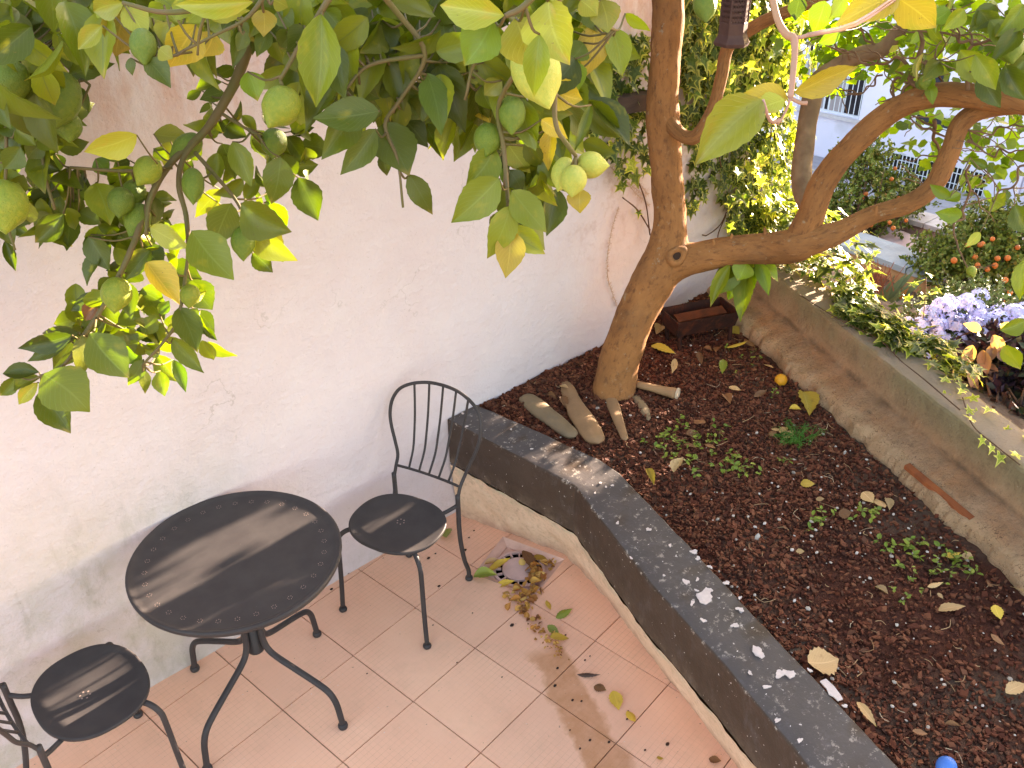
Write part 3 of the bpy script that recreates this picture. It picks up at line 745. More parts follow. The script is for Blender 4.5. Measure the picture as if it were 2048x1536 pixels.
# loose rusty fire plate leaning inside
g0, g1 = .10, .90
pl = [bp(g0, .05, .640), bp(g1, .05, .640), bp(g1, .105, .655), bp(g0, .105, .655)]
add('fire_plate', pl + [p + Vector((0, 0, .006)) for p in pl], BOXF, M_ORUST, bz)
for (u, v) in ((.08, .02), (.93, .02), (.08, .15), (.93, .15)):
    s_ = .5 if u < .5 else -.5
    p0, p1 = bp(u, v, .59), bp(u + .05 * s_ * .6, v - .015, .47)
    v_, f_, u_ = tube([p0, p0.lerp(p1, .5) , p1], .011, 8, 3); add('leg', v_, f_, M_RUST, bz)

# ---- orange and ball
def ball(name, label, cat, c_, r, m_, seed=0, sq=1.0):
    V, F = lathe([(r * math.sin(math.pi * i / 18) + .0002, -r * math.cos(math.pi * i / 18) * sq) for i in range(19)], 26, c_)
    V = [v + (v - Vector(c_)) * .03 * noise.noise(v * 30 + Vector((seed, 0, 0))) for v in V]
    o = add(name, V, F, m_, None, smooth=True); return tag(o, label, cat)
M_OR = mat('orange_peel', (.72, .25, .012), (.60, .30, .03), rough=.45, scale=9, bump=.3, bscale=260, bdist=.0012)
M_BLUE = mat('blue_plastic', (.045, .16, .50), (.06, .2, .55), rough=.4, scale=5, c3=(.25, .35, .55), c3scale=6, c3lo=.6, c3hi=.8)
c_ = Z(1562, 760, .515); ball('orange', 'fallen orange lying against the foot of the low concrete wall', 'orange', c_, .030, M_OR, 1)
c_ = Z(1893, 1534, .55); ball('toy_ball', 'small blue ball at the near end of the bed', 'ball', c_, .028, M_BLUE, 2, 1.1)

# ==================================================================== BISTRO TABLE AND CHAIRS
tb = thing('bistro_table', 'round dark metal bistro table with a punched flower border', 'table', (-.6532, -.3436, 0))
tc_ = Vector((-.6532, -.3436, 0)); R_ = .350
V, F = lathe([(.001, .700), (.20, .7005), (.318, .701), (.330, .7025), (.337, .706), (.343, .7095), (.348, .7095), (.3515, .706), (.3515, .698), (.348, .688), (.343, .686), (.340, .690), (.0015, .690)], 96, tc_)
add('tabletop', V, F, M_IRON, tb, smooth=True)
hm = MB()
def hole(c_, r=.0016, n=6): hm.put([c_ + Vector((r * math.cos(2 * math.pi * k / n), r * math.sin(2 * math.pi * k / n), 0)) for k in range(n)], [tuple(range(n))])
for k in range(32):
    a = 2 * math.pi * k / 32 + .1; c_ = tc_ + Vector((.293 * math.cos(a), .293 * math.sin(a), .7022))
    for q in range(6):
        b = 2 * math.pi * q / 6 + a; hole(c_ + Vector((.0075 * math.cos(b), .0075 * math.sin(b), 0)))
kind(hm.build('punched_flowers', M_HOLE, tb), 'stuff')
FA = -1.16367
v_, f_ = lathe([(.026, .50), (.026, .275), (.030, .270), (.030, .260), (.020, .254), (.002, .253)][::-1], 24, tc_); add('hub', v_, f_, M_IRON, tb, smooth=True)
for k in range(4):
    a = FA - k * math.pi / 2; d = Vector((math.cos(a), math.sin(a), 0)); P_ = lambda r, z: tc_ + d * r + Vector((0, 0, z))
    pts = [P_(.17, .688), P_(.12, .66), P_(.055, .57), P_(.040, .48), P_(.040, .40), P_(.041, .33), P_(.055, .285), P_(.090, .258), P_(.17, .226), P_(.255, .192), P_(.298, .166), P_(.321, .125), P_(.331, .065), P_(.337, .012)]
    v_, f_, u_ = tube(pts, .0115, 12, 5); lg = add('leg', v_, f_, M_IRON, tb, smooth=True)
    v_, f_ = lathe([(.001, 0), (.017, .0), (.0185, .006), (.017, .015), (.0125, .020), (.001, .021)], 16, P_(.337, .0005)); add('foot_cap', v_, f_, M_IRON, lg, smooth=True)

def make_chair(label):
    t = thing('bistro_chair', label, 'chair', (0, 0, 0), 'dark metal bistro chairs')
    def sq(a, e=2.35):
        c_, s_ = math.cos(a), math.sin(a); q = (abs(c_) ** e + abs(s_) ** e) ** (-1 / e); return (q * c_ * .192, (q * s_) * .168)
    prof = [(.001, .434), (.35, .4345), (.7, .438), (.88, .444), (.96, .4485), (.99, .449), (1.0, .446), (1.0, .438), (.985, .435), (.95, .437), (.6, .430), (.002, .428)]
    V, F = lathe(prof, 72, (0, -.03, 0), sq); add('seat', V, F, M_IRON, t, smooth=True)
    m_ = MB()
    for q in range(6):
        b = 2 * math.pi * q / 6; c_ = Vector((.015 * math.cos(b), -.05 + .015 * math.sin(b), .4362)); m_.put([c_ + Vector((.0032 * math.cos(z), .0032 * math.sin(z), 0)) for z in np.linspace(0, 2 * math.pi, 7)[:-1]], [tuple(range(6))])
    kind(m_.build('punched_flower', M_HOLE, t), 'stuff')
    for s_ in (-1, 1):
        pts = [(s_ * .13, .06, .430), (s_ * .165, .085, .425), (s_ * .192, .103, .395), (s_ * .198, .108, .34), (s_ * .203, .114, .16), (s_ * .21, .12, .012)]
        v_, f_, u_ = tube([Vector(p) for p in pts], .0098, 12, 5); lg = add('leg', v_, f_, M_IRON, t, smooth=True)
        cap = [(.001, 0), (.016, 0), (.0175, .006), (.0155, .013), (.0105, .017), (.001, .018)]
        v_, f_ = lathe(cap, 16, (s_ * .21, .12, .0005)); add('foot_cap', v_, f_, M_IRON, lg, smooth=True)
        pts = [(s_ * .156, -.232, .500), (s_ * .156, -.232, .40), (s_ * .156, -.232, .33), (s_ * .156, -.240, .24), (s_ * .156, -.262, .13), (s_ * .160, -.283, .06), (s_ * .157, -.29, .012)]
        v_, f_, u_ = tube([Vector(p) for p in pts], .0100, 12, 5); lg = add('leg', v_, f_, M_IRON, t, smooth=True)
        v_, f_ = lathe(cap, 16, (s_ * .157, -.29, .0005)); add('foot_cap', v_, f_, M_IRON, lg, smooth=True)
        v_, f_, u_ = tube([Vector((s_ * .10, -.14, .430)), Vector((s_ * .130, -.195, .436)), Vector((s_ * .155, -.231, .450))], .0085, 10, 4); add('seat_strut', v_, f_, M_IRON, t, smooth=True)
    yb = lambda x, z: -.232 - .13 * max(0, (z - .5) / .4) - .045 * (1 - (x / .24) ** 2) * min(1, max(0, (z - .5) / .06))
    half = [(.156, .48), (.156, .525), (.162, .565), (.180, .62), (.202, .68), (.214, .735), (.210, .79), (.186, .835), (.138, .862), (.072, .878)]
    path = [(-x, z) for x, z in half] + [(0, .882)] + [(x, z) for x, z in half[::-1]]
    v_, f_, u_ = tube([Vector((x, yb(x, z), z)) for x, z in path], .0072, 10, 5); bf = add('back_frame', v_, f_, M_IRON, t, smooth=True)
    v_, f_, u_ = tube([Vector((x, yb(x, .528) + .0, .528)) for x in np.linspace(-.156, .156, 9)], .0058, 8, 3); add('back_rail', v_, f_, M_IRON, t, smooth=True)
    ztop = lambda x: np.interp(abs(x), [0, .072, .138, .186], [.882, .878, .862, .835])
    for k in range(-2, 3):
        xb, xt = k * .048, k * .064; zt_ = ztop(xt)
        pts = []
        for s_ in np.linspace(0, 1, 6):
            x = xb + (xt - xb) * s_; z = .528 + (zt_ - .528) * s_; pts.append(Vector((x, yb(x, z) - .012 * math.sin(math.pi * s_), z)))
        v_, f_, u_ = tube(pts, .0050, 8, 3); add('spindle', v_, f_, M_IRON, t, smooth=True)
    return t
ch = make_chair('dark metal bistro chair with a full hoop back in view, standing against the planter wall')
ch2 = copy_tree(ch); ch2['label'] = 'dark metal bistro chair cut off by the left picture edge'
ch.matrix_basis = Matrix.Translation((-.010, -.330, 0)) @ Matrix.Rotation(math.radians(107.9), 4, 'Z')
ch2.matrix_basis = Matrix.Translation((-1.160, -.300, 0)) @ Matrix.Rotation(math.radians(-90), 4, 'Z')
# ==================================================================== LEMON TREE
def leaf_mesh(name, seed, serr=.009, curl=.18, fold=.12, wid=.5, shape=0):
    rr = random.Random(seed); n = 14; V = []; U = []; F = []
    us = (-1, -.5, 0, .5, 1)
    tw = rr.uniform(-.12, .12); cl = curl * rr.uniform(.5, 1.5); fo = fold * rr.uniform(.3, 1.5); asym = rr.uniform(-.08, .08)
    for i in range(n + 1):
        t = i / n
        w = wid * (math.sin(math.pi * t ** (.80 if shape == 0 else .92)) ** .9) * (1 - .34 * t ** 5)
        if i == 0: w = .012
        if i == n: w = .006
        for k, u in enumerate(us):
            sr = serr * (1 if (i % 2) else -1) * (abs(u) > .9) * rr.uniform(.4, 1.4) if 0 < i < n else 0
            x = u * w * (1 + sr * 3) + asym * math.sin(math.pi * t)
            z = fo * abs(u) * w * 2 - cl * t * t + tw * u * w * t + .02 * math.sin(t * 9 + seed) * abs(u) + rr.uniform(-.006, .006)
            V.append((x, t, z)); U.append((.5 + u * .5, t))
    for i in range(n):
        for k in range(4): a = i * 5 + k; F.append((a, a + 1, a + 6, a + 5))
    return V, F, U
LEAFV = [leaf_mesh('leaf', s, curl=(.05, .12, .2, .3, .02, .16, .1, .25)[s % 8], fold=(.1, .18, .05, .25, .12, .2)[s % 6], shape=s % 2) for s in range(10)]
CD, CG, CY, CO = (.040, .072, .012), (.085, .135, .016), (.235, .27, .030), (.42, .30, .022)
LM = dict(
    D=leaf_mat('leaf_dark_green', (.080, .098, .008), (.120, .135, .010), (.21, .18, .015), (.62, .8)),
    G=leaf_mat('leaf_mid_green', (.145, .165, .011), (.205, .215, .014), (.31, .25, .018), (.58, .78)),
    Y=leaf_mat('leaf_yellow_green', (.29, .27, .025), (.34, .305, .03), (.40, .26, .027), (.55, .78), trans=.12),
    O=leaf_mat('leaf_yellow', (.48, .31, .035), (.50, .32, .04), (.36, .30, .03), (.56, .8)),
    L=leaf_mat('leaf_lit_green', (.13, .195, .012), (.18, .23, .015), (.25, .25, .02), (.6, .8), trans=.34),  # for lit leaves: sunlight put into a brighter green
    R=leaf_mat('leaf_russet', (.24, .075, .035), (.30, .11, .05), (.16, .07, .03), (.55, .75)))
LME = [mesh('lemon_leaf', v, f, LM['G'], True, uvs=u) for v, f, u in LEAFV]
def mtx(bx_, by_, bz_, o): 
    M_ = Matrix((bx_, by_, bz_)).transposed().to_4x4(); M_.translation = o; return M_
def put_leaf(B, T, width, c, parent, meshes=LME, roll=None, mats=LM, name='leaf', nrm=None, mi=None):
    ax = T - B; L_ = ax.length; ay = ax / L_
    n0 = (nrm if nrm is not None else (CAM - B)).normalized(); n0 = (n0 - ay * n0.dot(ay))
    if n0.length < 1e-4: n0 = ay.orthogonal()
    n0.normalize()
    r_ = RND.gauss(0, .27) if roll is None else roll
    n0 = Matrix.Rotation(r_, 3, ay) @ n0
    xx = ay.cross(n0)
    me = meshes[RND.randrange(len(meshes)) if mi is None else mi]
    o = bpy.data.objects.new(name, me)
    o.matrix_basis = mtx(xx * width, ax, n0 * L_, B)
    link(o, parent)
    if mats is not None:
        o.material_slots[0].link = 'OBJECT'; o.material_slots[0].material = mats[c]
    return o

tree = thing('lemon_tree', 'old lemon tree with a forked brown trunk and long hanging branches of green lemons', 'tree', tuple(Z(1232, 772, .5)))
# ---- trunk and limbs (pixel, depth, radius in pixels of the photograph)
def limb(name, pts, mt=M_BARK, parent=tree, seg=18, n=7, wob=.10, wobs=9):
    P_ = [D(x, y, d) for x, y, d, r in pts]; R_ = [r * d / FPX for x, y, d, r in pts]
    v_, f_, u_ = tube(P_, R_, seg, n, wob, wobs); return barkify(add(name, v_, f_, mt, parent, smooth=True), u_), P_
trunk, TP = limb('trunk', [(1219, 815, 4.36, 45.6), (1224, 790, 4.34, 43.0), (1236, 735, 4.29, 40.4), (1256, 670, 4.22, 39.6), (1283, 605, 4.17, 40.4), (1313, 550, 4.12, 43.9), (1333, 505, 4.08, 40.4), (1341, 440, 4.04, 33.5), (1336, 370, 3.98, 31.8),
        (1329, 300, 3.92, 31.8), (1325, 230, 3.86, 33.5), (1326, 190, 3.83, 31.0), (1331, 110, 3.76, 31.0), (1335, 30, 3.68, 31.8), (1330, -90, 3.56, 31.0), (1290, -240, 3.42, 29.2)], seg=26, n=8)
limbA, LA = limb('limb', [(1300, 575, 4.13, 32.8), (1345, 530, 4.09, 36.1), (1400, 514, 4.04, 31.2), (1465, 502, 3.98, 29.5), (1530, 496, 3.92, 30.3), (1585, 492, 3.86, 34.4), (1622, 482, 3.82, 29.5), (1680, 463, 3.78, 22.1), (1745, 430, 3.73, 19.7), (1815, 408, 3.68, 19.7),
        (1866, 372, 3.64, 18.9), (1898, 310, 3.60, 18.9), (1918, 255, 3.56, 19.7), (1950, 226, 3.52, 18.9), (2000, 214, 3.48, 18.0), (2090, 205, 3.42, 18.0)], seg=22)
limbB, LB = limb('limb', [(1560, 505, 3.90, 22.4), (1598, 478, 3.85, 29.6), (1622, 430, 3.80, 27.2), (1645, 370, 3.75, 26.4), (1680, 318, 3.70, 24.8), (1735, 262, 3.64, 24.0), (1795, 216, 3.58, 23.2), (1858, 192, 3.52, 23.2), (1930, 190, 3.46, 24.0), (2000, 198, 3.40, 24.8), (2100, 215, 3.32, 24.8)], seg=22)
limbC, LC = limb('limb', [(1322, 222, 3.86, 20.9), (1340, 245, 3.83, 16.1), (1360, 268, 3.79, 14.2), (1384, 276, 3.76, 13.8), (1405, 258, 3.73, 13.3), (1428, 210, 3.70, 12.8), (1444, 150, 3.66, 12.3), (1456, 95, 3.62, 12.8), (1490, 65, 3.58, 13.3), (1545, 35, 3.53, 12.8), (1610, 10, 3.48, 12.3), (1690, -30, 3.4, 12.3)], seg=14)
limbD, LD_ = limb('limb', [(1628, 440, 4.05, 20), (1604, 370, 4.15, 20), (1607, 300, 4.2, 20), (1618, 230, 4.22, 19), (1632, 170, 4.22, 19), (1668, 136, 4.2, 17), (1720, 110, 4.15, 17), (1765, 98, 4.1, 15), (1800, 60, 4.05, 14), (1828, 30, 4.0, 14), (1850, -40, 3.9, 13)], mt=mat('grey_bark', (.26, .165, .10), (.17, .105, .065), rough=.85, scale=14, bump=.6, bscale=40, bdist=.01), seg=14)
# knots where branches were sawn off
for (x, y, d, r) in ((1354, 512, 3.985, 20), (1820, 412, 3.655, 13), (1338, 226, 3.815, 10)):
    c_ = D(x, y, d); nrm = (CAM - c_ + UP * .3 + RI * .6).normalized(); rr = r * d / FPX; u = nrm.orthogonal().normalized(); w = nrm.cross(u)
    V = []; F = []; seg = 18
    for (q, h) in ((1.25, -.35), (1.1, .05), (.85, .22), (.6, .18), (.42, -.05), (.25, -.2)):
        for k in range(seg):
            a = 2 * math.pi * k / seg; V.append(c_ + (u * math.cos(a) * .8 + w * math.sin(a)) * rr * q * (1 + .08 * math.sin(3 * a + x)) + nrm * rr * h)
    for i in range(5):
        for k in range(seg): F.append((i * seg + k, i * seg + (k + 1) % seg, (i + 1) * seg + (k + 1) % seg, (i + 1) * seg + k))
    kn = add('knot', V, F, M_BARK, tree, smooth=True)
    add('knot_hole', [c_ + (u * math.cos(2 * math.pi * k / 12) * .8 + w * math.sin(2 * math.pi * k / 12)) * rr * .45 - nrm * rr * .02 for k in range(12)], [tuple(range(12))], M_KNOT, kn)
# short broken spurs on the limb
for (x, y, d, dx, dy) in ((1430, 492, 3.97, -4, -12), (1462, 478, 3.95, 2, -9), (1532, 470, 3.89, -3, -14), (1640, 375, 3.72, 22, -8), (1752, 424, 3.70, 2, -12)):
    v_, f_, u_ = tube([D(x, y + 8, d), D(x + dx * .6, y + dy * .6, d - .01), D(x + dx, y + dy, d - .02)], [.011, .007, .005], 8, 2); add('spur', v_, f_, M_BARK, tree, smooth=True)

# ---- lemons
LEMM = []
for nm, a, b, c in (('green_lemon_skin', (.20, .25, .018), (.26, .28, .022), (.36, .33, .03)), ('dark_green_lemon_skin', (.115, .175, .014), (.15, .20, .016), (.20, .22, .02)), ('yellow_green_lemon_skin', (.38, .40, .06), (.45, .43, .065), (.52, .45, .07))):
    LEMM.append(mat(nm, a, b, rough=.42, scale=10, bump=.55, bscale=24, bdist=.006, spec=.4, c3=c, c3scale=9, c3lo=.52, c3hi=.75, obj_rnd=.12))
def lemon_mesh(el, nip):
    pr = []
    for i in range(19):
        t = i / 18; a = math.pi * t; r = .5 * math.sin(a) ** .92 if 0 < t < 1 else .002; z = -.5 * el * math.cos(a)
        if t > .8: z += nip * ((t - .8) / .2) ** 1.6 * .22; r = max(r, .085 * nip * (1 - ((t - .8) / .2) ** 3)) if t < 1 else .002
        pr.append((r, z))
    V, F = lathe(pr, 24); V = [v * (1 + .03 * noise.noise(v * 5 + Vector((el * 9, 0, 0)))) for v in V]; return mesh('lemon', V, F, LEMM[0], True)
LEM = {'r': lemon_mesh(1.05, .9), 'l': lemon_mesh(1.32, 1.2), 's': lemon_mesh(1.5, 1.3)}
def put_lemon(x, y, d, rpx, parent, sh='r', c=0, dirpx=(0, 1)):
    ce = D(x, y, d); s_ = 2 * rpx * d / FPX; az = (RI * dirpx[0] - UP * dirpx[1] - FW * .25).normalized(); ax = az.orthogonal().normalized(); ay = az.cross(ax)
    o = obj('lemon', LEM[sh], parent, mtx(ax * s_, ay * s_, az * s_, ce)); o.material_slots[0].link = 'OBJECT'; o.material_slots[0].material = LEMM[c]; return o

# ---- hanging branches: each a part that carries its leaves, lemons and thin twigs
NLEAF = 0
class Branch:
    def __init__(s, lines, mt=M_TWIG):
        """lines: lists of (x, y, depth, radius px)"""
        s.pts = []; s.o = None
        for ln in lines:
            P_ = [D(x, y, d) for x, y, d, r in ln]; v_, f_, u_ = tube(P_, [r * d / FPX for x, y, d, r in ln], 9, 5, .12, 30)
            o = add('branch' if s.o is None else 'shoot', v_, f_, mt, tree if s.o is None else s.o, True); s.o = s.o or o
            s.pts += [Vector(q) for q in spline(P_, 8)]
        s.tw = MB()
    def twig(s, p, r=.0022):
        q = min(s.pts, key=lambda a: (a - p).length)
        if .012 < (q - p).length < .34:
            md = (p + q) / 2 + Vector((0, 0, -.012)); v_, f_, u_ = tube([q, md, p], [r * 1.25, r, r * .8], 6, 3); s.tw.put(v_, f_)
    def leaf(s, bx_, by_, tx, ty, w, c, d, roll=None, dd=None, mi=None):
        global NLEAF; NLEAF += 1
        B = D(bx_, by_, d); px = math.hypot(tx - bx_, ty - by_)
        dd = RND.uniform(-.22, .22) if dd is None else dd
        T = D(tx, ty, d + px * d / FPX * dd)
        put_leaf(B, T, w * d / FPX * RND.uniform(1.18, 1.34), c, s.o, roll=roll, mi=mi); s.twig(B)
    def lemon(s, x, y, d, r, sh='r', c=0, dirpx=(0, 1)):
        o = put_lemon(x, y, d, r, s.o, sh, c, dirpx); k = r * d / FPX
        top = o.matrix_basis.translation - o.matrix_basis.col[2].xyz.normalized() * k * .95
        s.twig(top, .0024)
    def end(s):
        if s.tw.v: kind(s.tw.build('leaf_stalks', M_TWIG, s.o, True), 'stuff')
def trace(br, txt, ox, oy, sc_, dep, pull=.35, ideal=.112, dj=.09, wk=1.0):
    """one leaf per entry: base x y, tip x y, width, colour"""
    for e in txt.replace('\n', ' ').split(';'):
        e = e.split()
        if not e: continue
        a = [float(v) * sc_ for v in e[:5]]; px = math.hypot(a[2] - a[0], a[3] - a[1])
        d = dep + pull * (min(max(ideal * FPX / max(px, 20), dep - .6), dep + .5) - dep) + RND.uniform(-dj, dj)
        br.leaf(a[0] + ox, a[1] + oy, a[2] + ox, a[3] + oy, a[4] * wk, e[5], d)

# 1. long branch hanging at the left
b1 = Branch([[(512, 40, 2.25, 11), (496, 95, 2.25, 11), (470, 165, 2.25, 10), (432, 232, 2.25, 9), (398, 275, 2.25, 8), (345, 322, 2.25, 7), (312, 372, 2.24, 6.5), (290, 425, 2.23, 6), (262, 500, 2.2, 6), (236, 556, 2.2, 5.5), (205, 615, 2.2, 5), (170, 668, 2.2, 4.5), (128, 730, 2.2, 3.5), (82, 752, 2.2, 3)],
             [(398, 275, 2.25, 5), (366, 318, 2.23, 5.5), (358, 372, 2.22, 5.5), (372, 430, 2.22, 5), (378, 500, 2.22, 4.5)],
             [(390, 305, 2.24, 4), (430, 350, 2.23, 4), (470, 398, 2.23, 3.5), (492, 440, 2.23, 3)],
             [(440, 225, 2.25, 3.5), (480, 250, 2.24, 3), (515, 270, 2.22, 3)], [(345, 335, 2.24, 4), (250, 342, 2.2, 3.5), (140, 335, 2.15, 3)],
             [(378, 500, 2.22, 3.5), (358, 630, 2.2, 3.5), (330, 680, 2.2, 3), (285, 730, 2.2, 2.5)], [(330, 340, 2.2, 4.5), (300, 400, 2.2, 4.5), (292, 470, 2.2, 4)]], M_TWIG)
trace(b1, '''800 790 490 890 140 Y; 900 785 1105 795 110 Y; 1180 830 1040 905 120 G; 1300 840 1380 1045 112 G; 1300 705 1440 800 100 D; 1275 740 1180 805 70 G; 1360 830 1470 1095 115 G;
1480 770 1595 905 112 G; 1680 800 1775 955 110 G; 1760 850 1935 885 120 D; 1700 770 1835 750 60 D; 1640 920 1585 1195 150 D; 1700 960 1862 970 95 D; 1745 1040 1850 1288 155 D; 1600 1110 1570 1195 60 L; 1660 900 1700 1080 120 G;
1300 480 1110 510 66 D; 1370 390 1240 455 66 D; 1310 540 1165 580 70 D; 1180 530 1080 585 45 D; 1270 430 1245 400 60 D; 1240 600 1165 665 30 D;
340 870 520 830 90 D; 320 900 352 1005 70 L; 560 930 612 1022 90 L; 500 1030 420 1185 110 D; 300 1060 220 1255 130 D; 230 1160 362 1242 90 G; 350 1060 238 1155 90 D; 470 1020 380 1130 100 D;
780 975 650 1120 140 G; 560 1070 642 1305 165 G; 870 1225 725 1335 122 G; 880 1330 1100 1452 112 Y; 960 1300 850 1355 100 G; 370 1250 196 1422 112 D; 405 1250 388 1465 104 D; 460 1240 592 1312 92 D; 430 1180 470 1020 90 G;
1290 1110 1135 1272 84 Y; 1290 1195 1220 1305 70 O; 1352 1190 1255 1445 155 G; 1412 1190 1682 1368 190 G; 1480 1340 1692 1536 145 Y; 1560 1180 1665 1370 120 L; 1500 1360 1672 1510 110 G; 650 1380 704 1465 60 D; 512 1372 642 1536 125 D; 1140 1360 1330 1536 160 D;
760 940 660 980 70 D; 1000 830 960 980 100 Y; 1120 930 1070 1010 60 D; 690 950 640 860 70 G; 900 870 980 930 70 G; 1250 780 1300 700 70 D''', 0, 0, .3418, 2.2)
trace(b1, '''700 180 735 300 95 D; 545 225 660 435 132 D; 850 245 720 405 102 G; 800 190 752 285 45 L; 900 380 1112 612 150 O; 1030 405 1235 482 150 D; 1180 190 1427 472 200 G; 1570 200 1735 372 150 Y; 1550 330 1668 444 102 G;
1180 490 1302 672 152 D; 622 580 430 685 82 D; 602 640 518 742 84 R; 602 640 742 805 132 G; 492 720 328 765 122 G; 482 810 205 850 102 D; 442 830 108 912 102 D; 422 850 168 992 84 D; 462 830 328 1042 124 G; 502 830 512 1094 112 G;
552 820 792 1084 220 D; 640 790 852 905 150 D; 842 790 972 872 82 D; 760 900 872 1012 102 L; 882 980 770 1144 82 D; 982 890 880 942 82 G; 872 1040 905 1188 62 D; 962 950 1082 1122 112 G; 982 1050 1010 1204 84 G; 1062 980 1142 1182 64 L;
1062 850 1242 1064 112 G; 1100 660 1212 932 142 D; 1212 680 1302 802 82 D; 1242 780 1330 862 44 D; 242 1060 -2 1052 92 D; 252 1090 18 1154 82 G; 232 1120 105 1264 72 Y; 268 1072 520 1292 245 G; 242 1180 422 1424 172 D; 102 1080 -4 1212 72 D; 32 250 92 434 62 D; 88 140 172 214 70 D;
860 560 1010 640 120 G; 900 620 1010 740 110 G; 820 600 790 720 100 D; 760 660 860 760 120 G; 780 330 960 240 110 G; 830 420 780 520 110 D; 880 300 1000 420 130 D; 690 480 600 560 80 D; 980 700 1040 620 60 L; 640 850 560 700 80 D; 880 820 960 700 90 G''', 0, 400, .3256, 2.2)
for a in ((296, 340, 2.16, 27, 'r', 0, (-.5, .9)), (386, 368, 2.18, 22, 's', 1, (.1, 1)), (242, 402, 2.2, 26, 'r', 1, (0, 1)), (486, 482, 2.18, 24, 'l', 1, (.1, 1)), (233, 586, 2.12, 30, 'r', 0, (0, 1)), (380, 590, 2.2, 20, 'r', 0, (0, 1)), (548, 284, 2.26, 26, 'r', 1, (0, 1)), (375, 292, 2.27, 24, 'l', 1, (-.6, .5)), (275, 438, 2.24, 25, 'l', 1, (-.2, 1)), (268, 385, 2.26, 24, 'r', 1, (0, 1))): b1.lemon(*a)
b1.end()

# 2. leafy mass at the upper left edge
b2 = Branch([[(-60, -30, 1.95, 8), (20, 60, 2.0, 6), (60, 160, 2.05, 5), (80, 260, 2.1, 4), (90, 350, 2.12, 3.5), (110, 420, 2.14, 3)], [(20, 60, 2.0, 4), (130, 130, 2.05, 3.5), (180, 170, 2.05, 2.5)], [(-40, 130, 1.95, 5), (10, 250, 2.05, 4), (10, 420, 2.05, 3), (30, 500, 2.05, 2.5)]], M_TWIG)
trace(b2, '''342 425 150 640 190 D; 402 440 668 372 95 D; 440 500 522 662 62 D; 182 690 362 852 145 D; -20 700 150 805 115 D; 160 700 -60 882 130 D; 130 90 30 240 110 D; 200 150 60 220 100 D; 60 330 180 420 90 D; 30 20 160 120 150 D; -30 60 90 180 140 D; 240 220 210 120 90 D;
300 40 200 150 130 D; 380 20 330 160 140 D; 430 70 360 190 120 D; 0 240 70 330 100 R; 150 60 240 150 110 R; 330 200 400 330 90 D; 260 250 330 300 80 D; 380 240 420 420 100 D; -30 420 60 300 120 D; 40 560 140 480 100 D; 100 640 200 560 110 D; 60 600 -40 720 110 G; 230 790 330 870 120 D; 420 560 470 480 50 D;
20 840 120 950 120 D; 120 860 20 990 110 D; -40 930 80 1010 110 D; 200 900 330 1000 120 D; 0 1300 80 1420 90 D; 40 1260 170 1310 70 D; 250 840 160 930 100 D; 90 760 200 850 90 G; 480 230 440 130 100 D; 520 60 470 190 120 D; 200 30 290 110 120 D''', 0, 0, .3418, 1.98, pull=.2)
for a in ((8, 408, 1.9, 46, 'r', 0, (.2, 1)), (18, 160, 1.9, 40, 'r', 1, (0, 1)), (118, 196, 2.0, 42, 'l', 1, (-.1, 1)), (137, 252, 2.05, 26, 'r', 1, (.2, 1))): b2.lemon(*a)
b2.end()

# 3. top left, nearer to the camera, yellowing leaves
b3 = Branch([[(520, -60, 1.5, 10), (420, 8, 1.5, 7), (330, 25, 1.5, 5), (245, 5, 1.5, 4)], [(560, -60, 1.6, 7), (500, 30, 1.6, 4), (430, 70, 1.6, 3), (330, 120, 1.65, 2.5)], [(420, 8, 1.5, 4), (400, 60, 1.52, 3), (395, 110, 1.55, 2.5)]], M_TWIG)
trace(b3, '''722 20 530 75 122 Y; 742 40 690 332 192 O; 742 20 862 216 132 Y; 600 150 446 285 92 Y; 1000 130 962 262 102 Y; 1145 145 1010 395 182 O; 1252 195 1185 332 132 O; 1480 10 1010 55 115 Y; 1180 60 1462 62 122 Y; 1540 55 1530 192 112 O; 1600 0 1672 52 92 Y;
1080 100 1200 200 90 G; 930 280 1010 340 90 Y; 860 350 992 494 112 D; 762 340 752 432 64 D; 1400 150 1372 402 84 D; 1380 130 1450 230 80 D; 1000 40 1100 90 100 G; 1200 20 1090 130 110 G; 640 60 560 20 100 G; 880 60 900 180 90 Y; 1330 20 1400 120 80 G; 1380 60 1300 180 90 D; 960 30 870 100 100 G; 1430 180 1390 300 70 D''', 0, 0, .3418, 1.52, pull=.25)
b3.lemon(286, 90, 1.62, 26, 'l', 1, (.2, 1)); b3.end()

# 4. top middle
b4 = Branch([[(700, -80, 1.6, 10), (650, 10, 1.6, 7), (600, 90, 1.65, 5), (560, 160, 1.65, 4)], [(700, -80, 1.6, 9), (790, 20, 1.7, 6), (850, 110, 1.75, 5), (800, 200, 1.8, 4), (770, 250, 1.8, 4), (795, 320, 1.8, 3), (806, 415, 1.8, 2.6)], [(850, 110, 1.75, 5), (740, 130, 1.75, 4), (690, 180, 1.75, 3)]], M_TWIG)
trace(b4, '''1880 85 1836 618 212 G; 1720 180 1640 292 110 D; 1450 420 1505 584 112 L; 1722 390 1474 528 92 G; 1760 430 1832 604 92 G; 1960 255 2002 562 152 D; 1650 120 1560 260 120 D; 1780 150 1700 300 130 D; 1620 60 1720 160 110 D; 1900 60 1990 190 120 G; 1570 170 1500 330 80 D; 1680 300 1740 420 80 G; 1860 360 1900 470 60 L; 1740 60 1820 130 100 D''', 0, 0, .3418, 1.62, pull=.25)
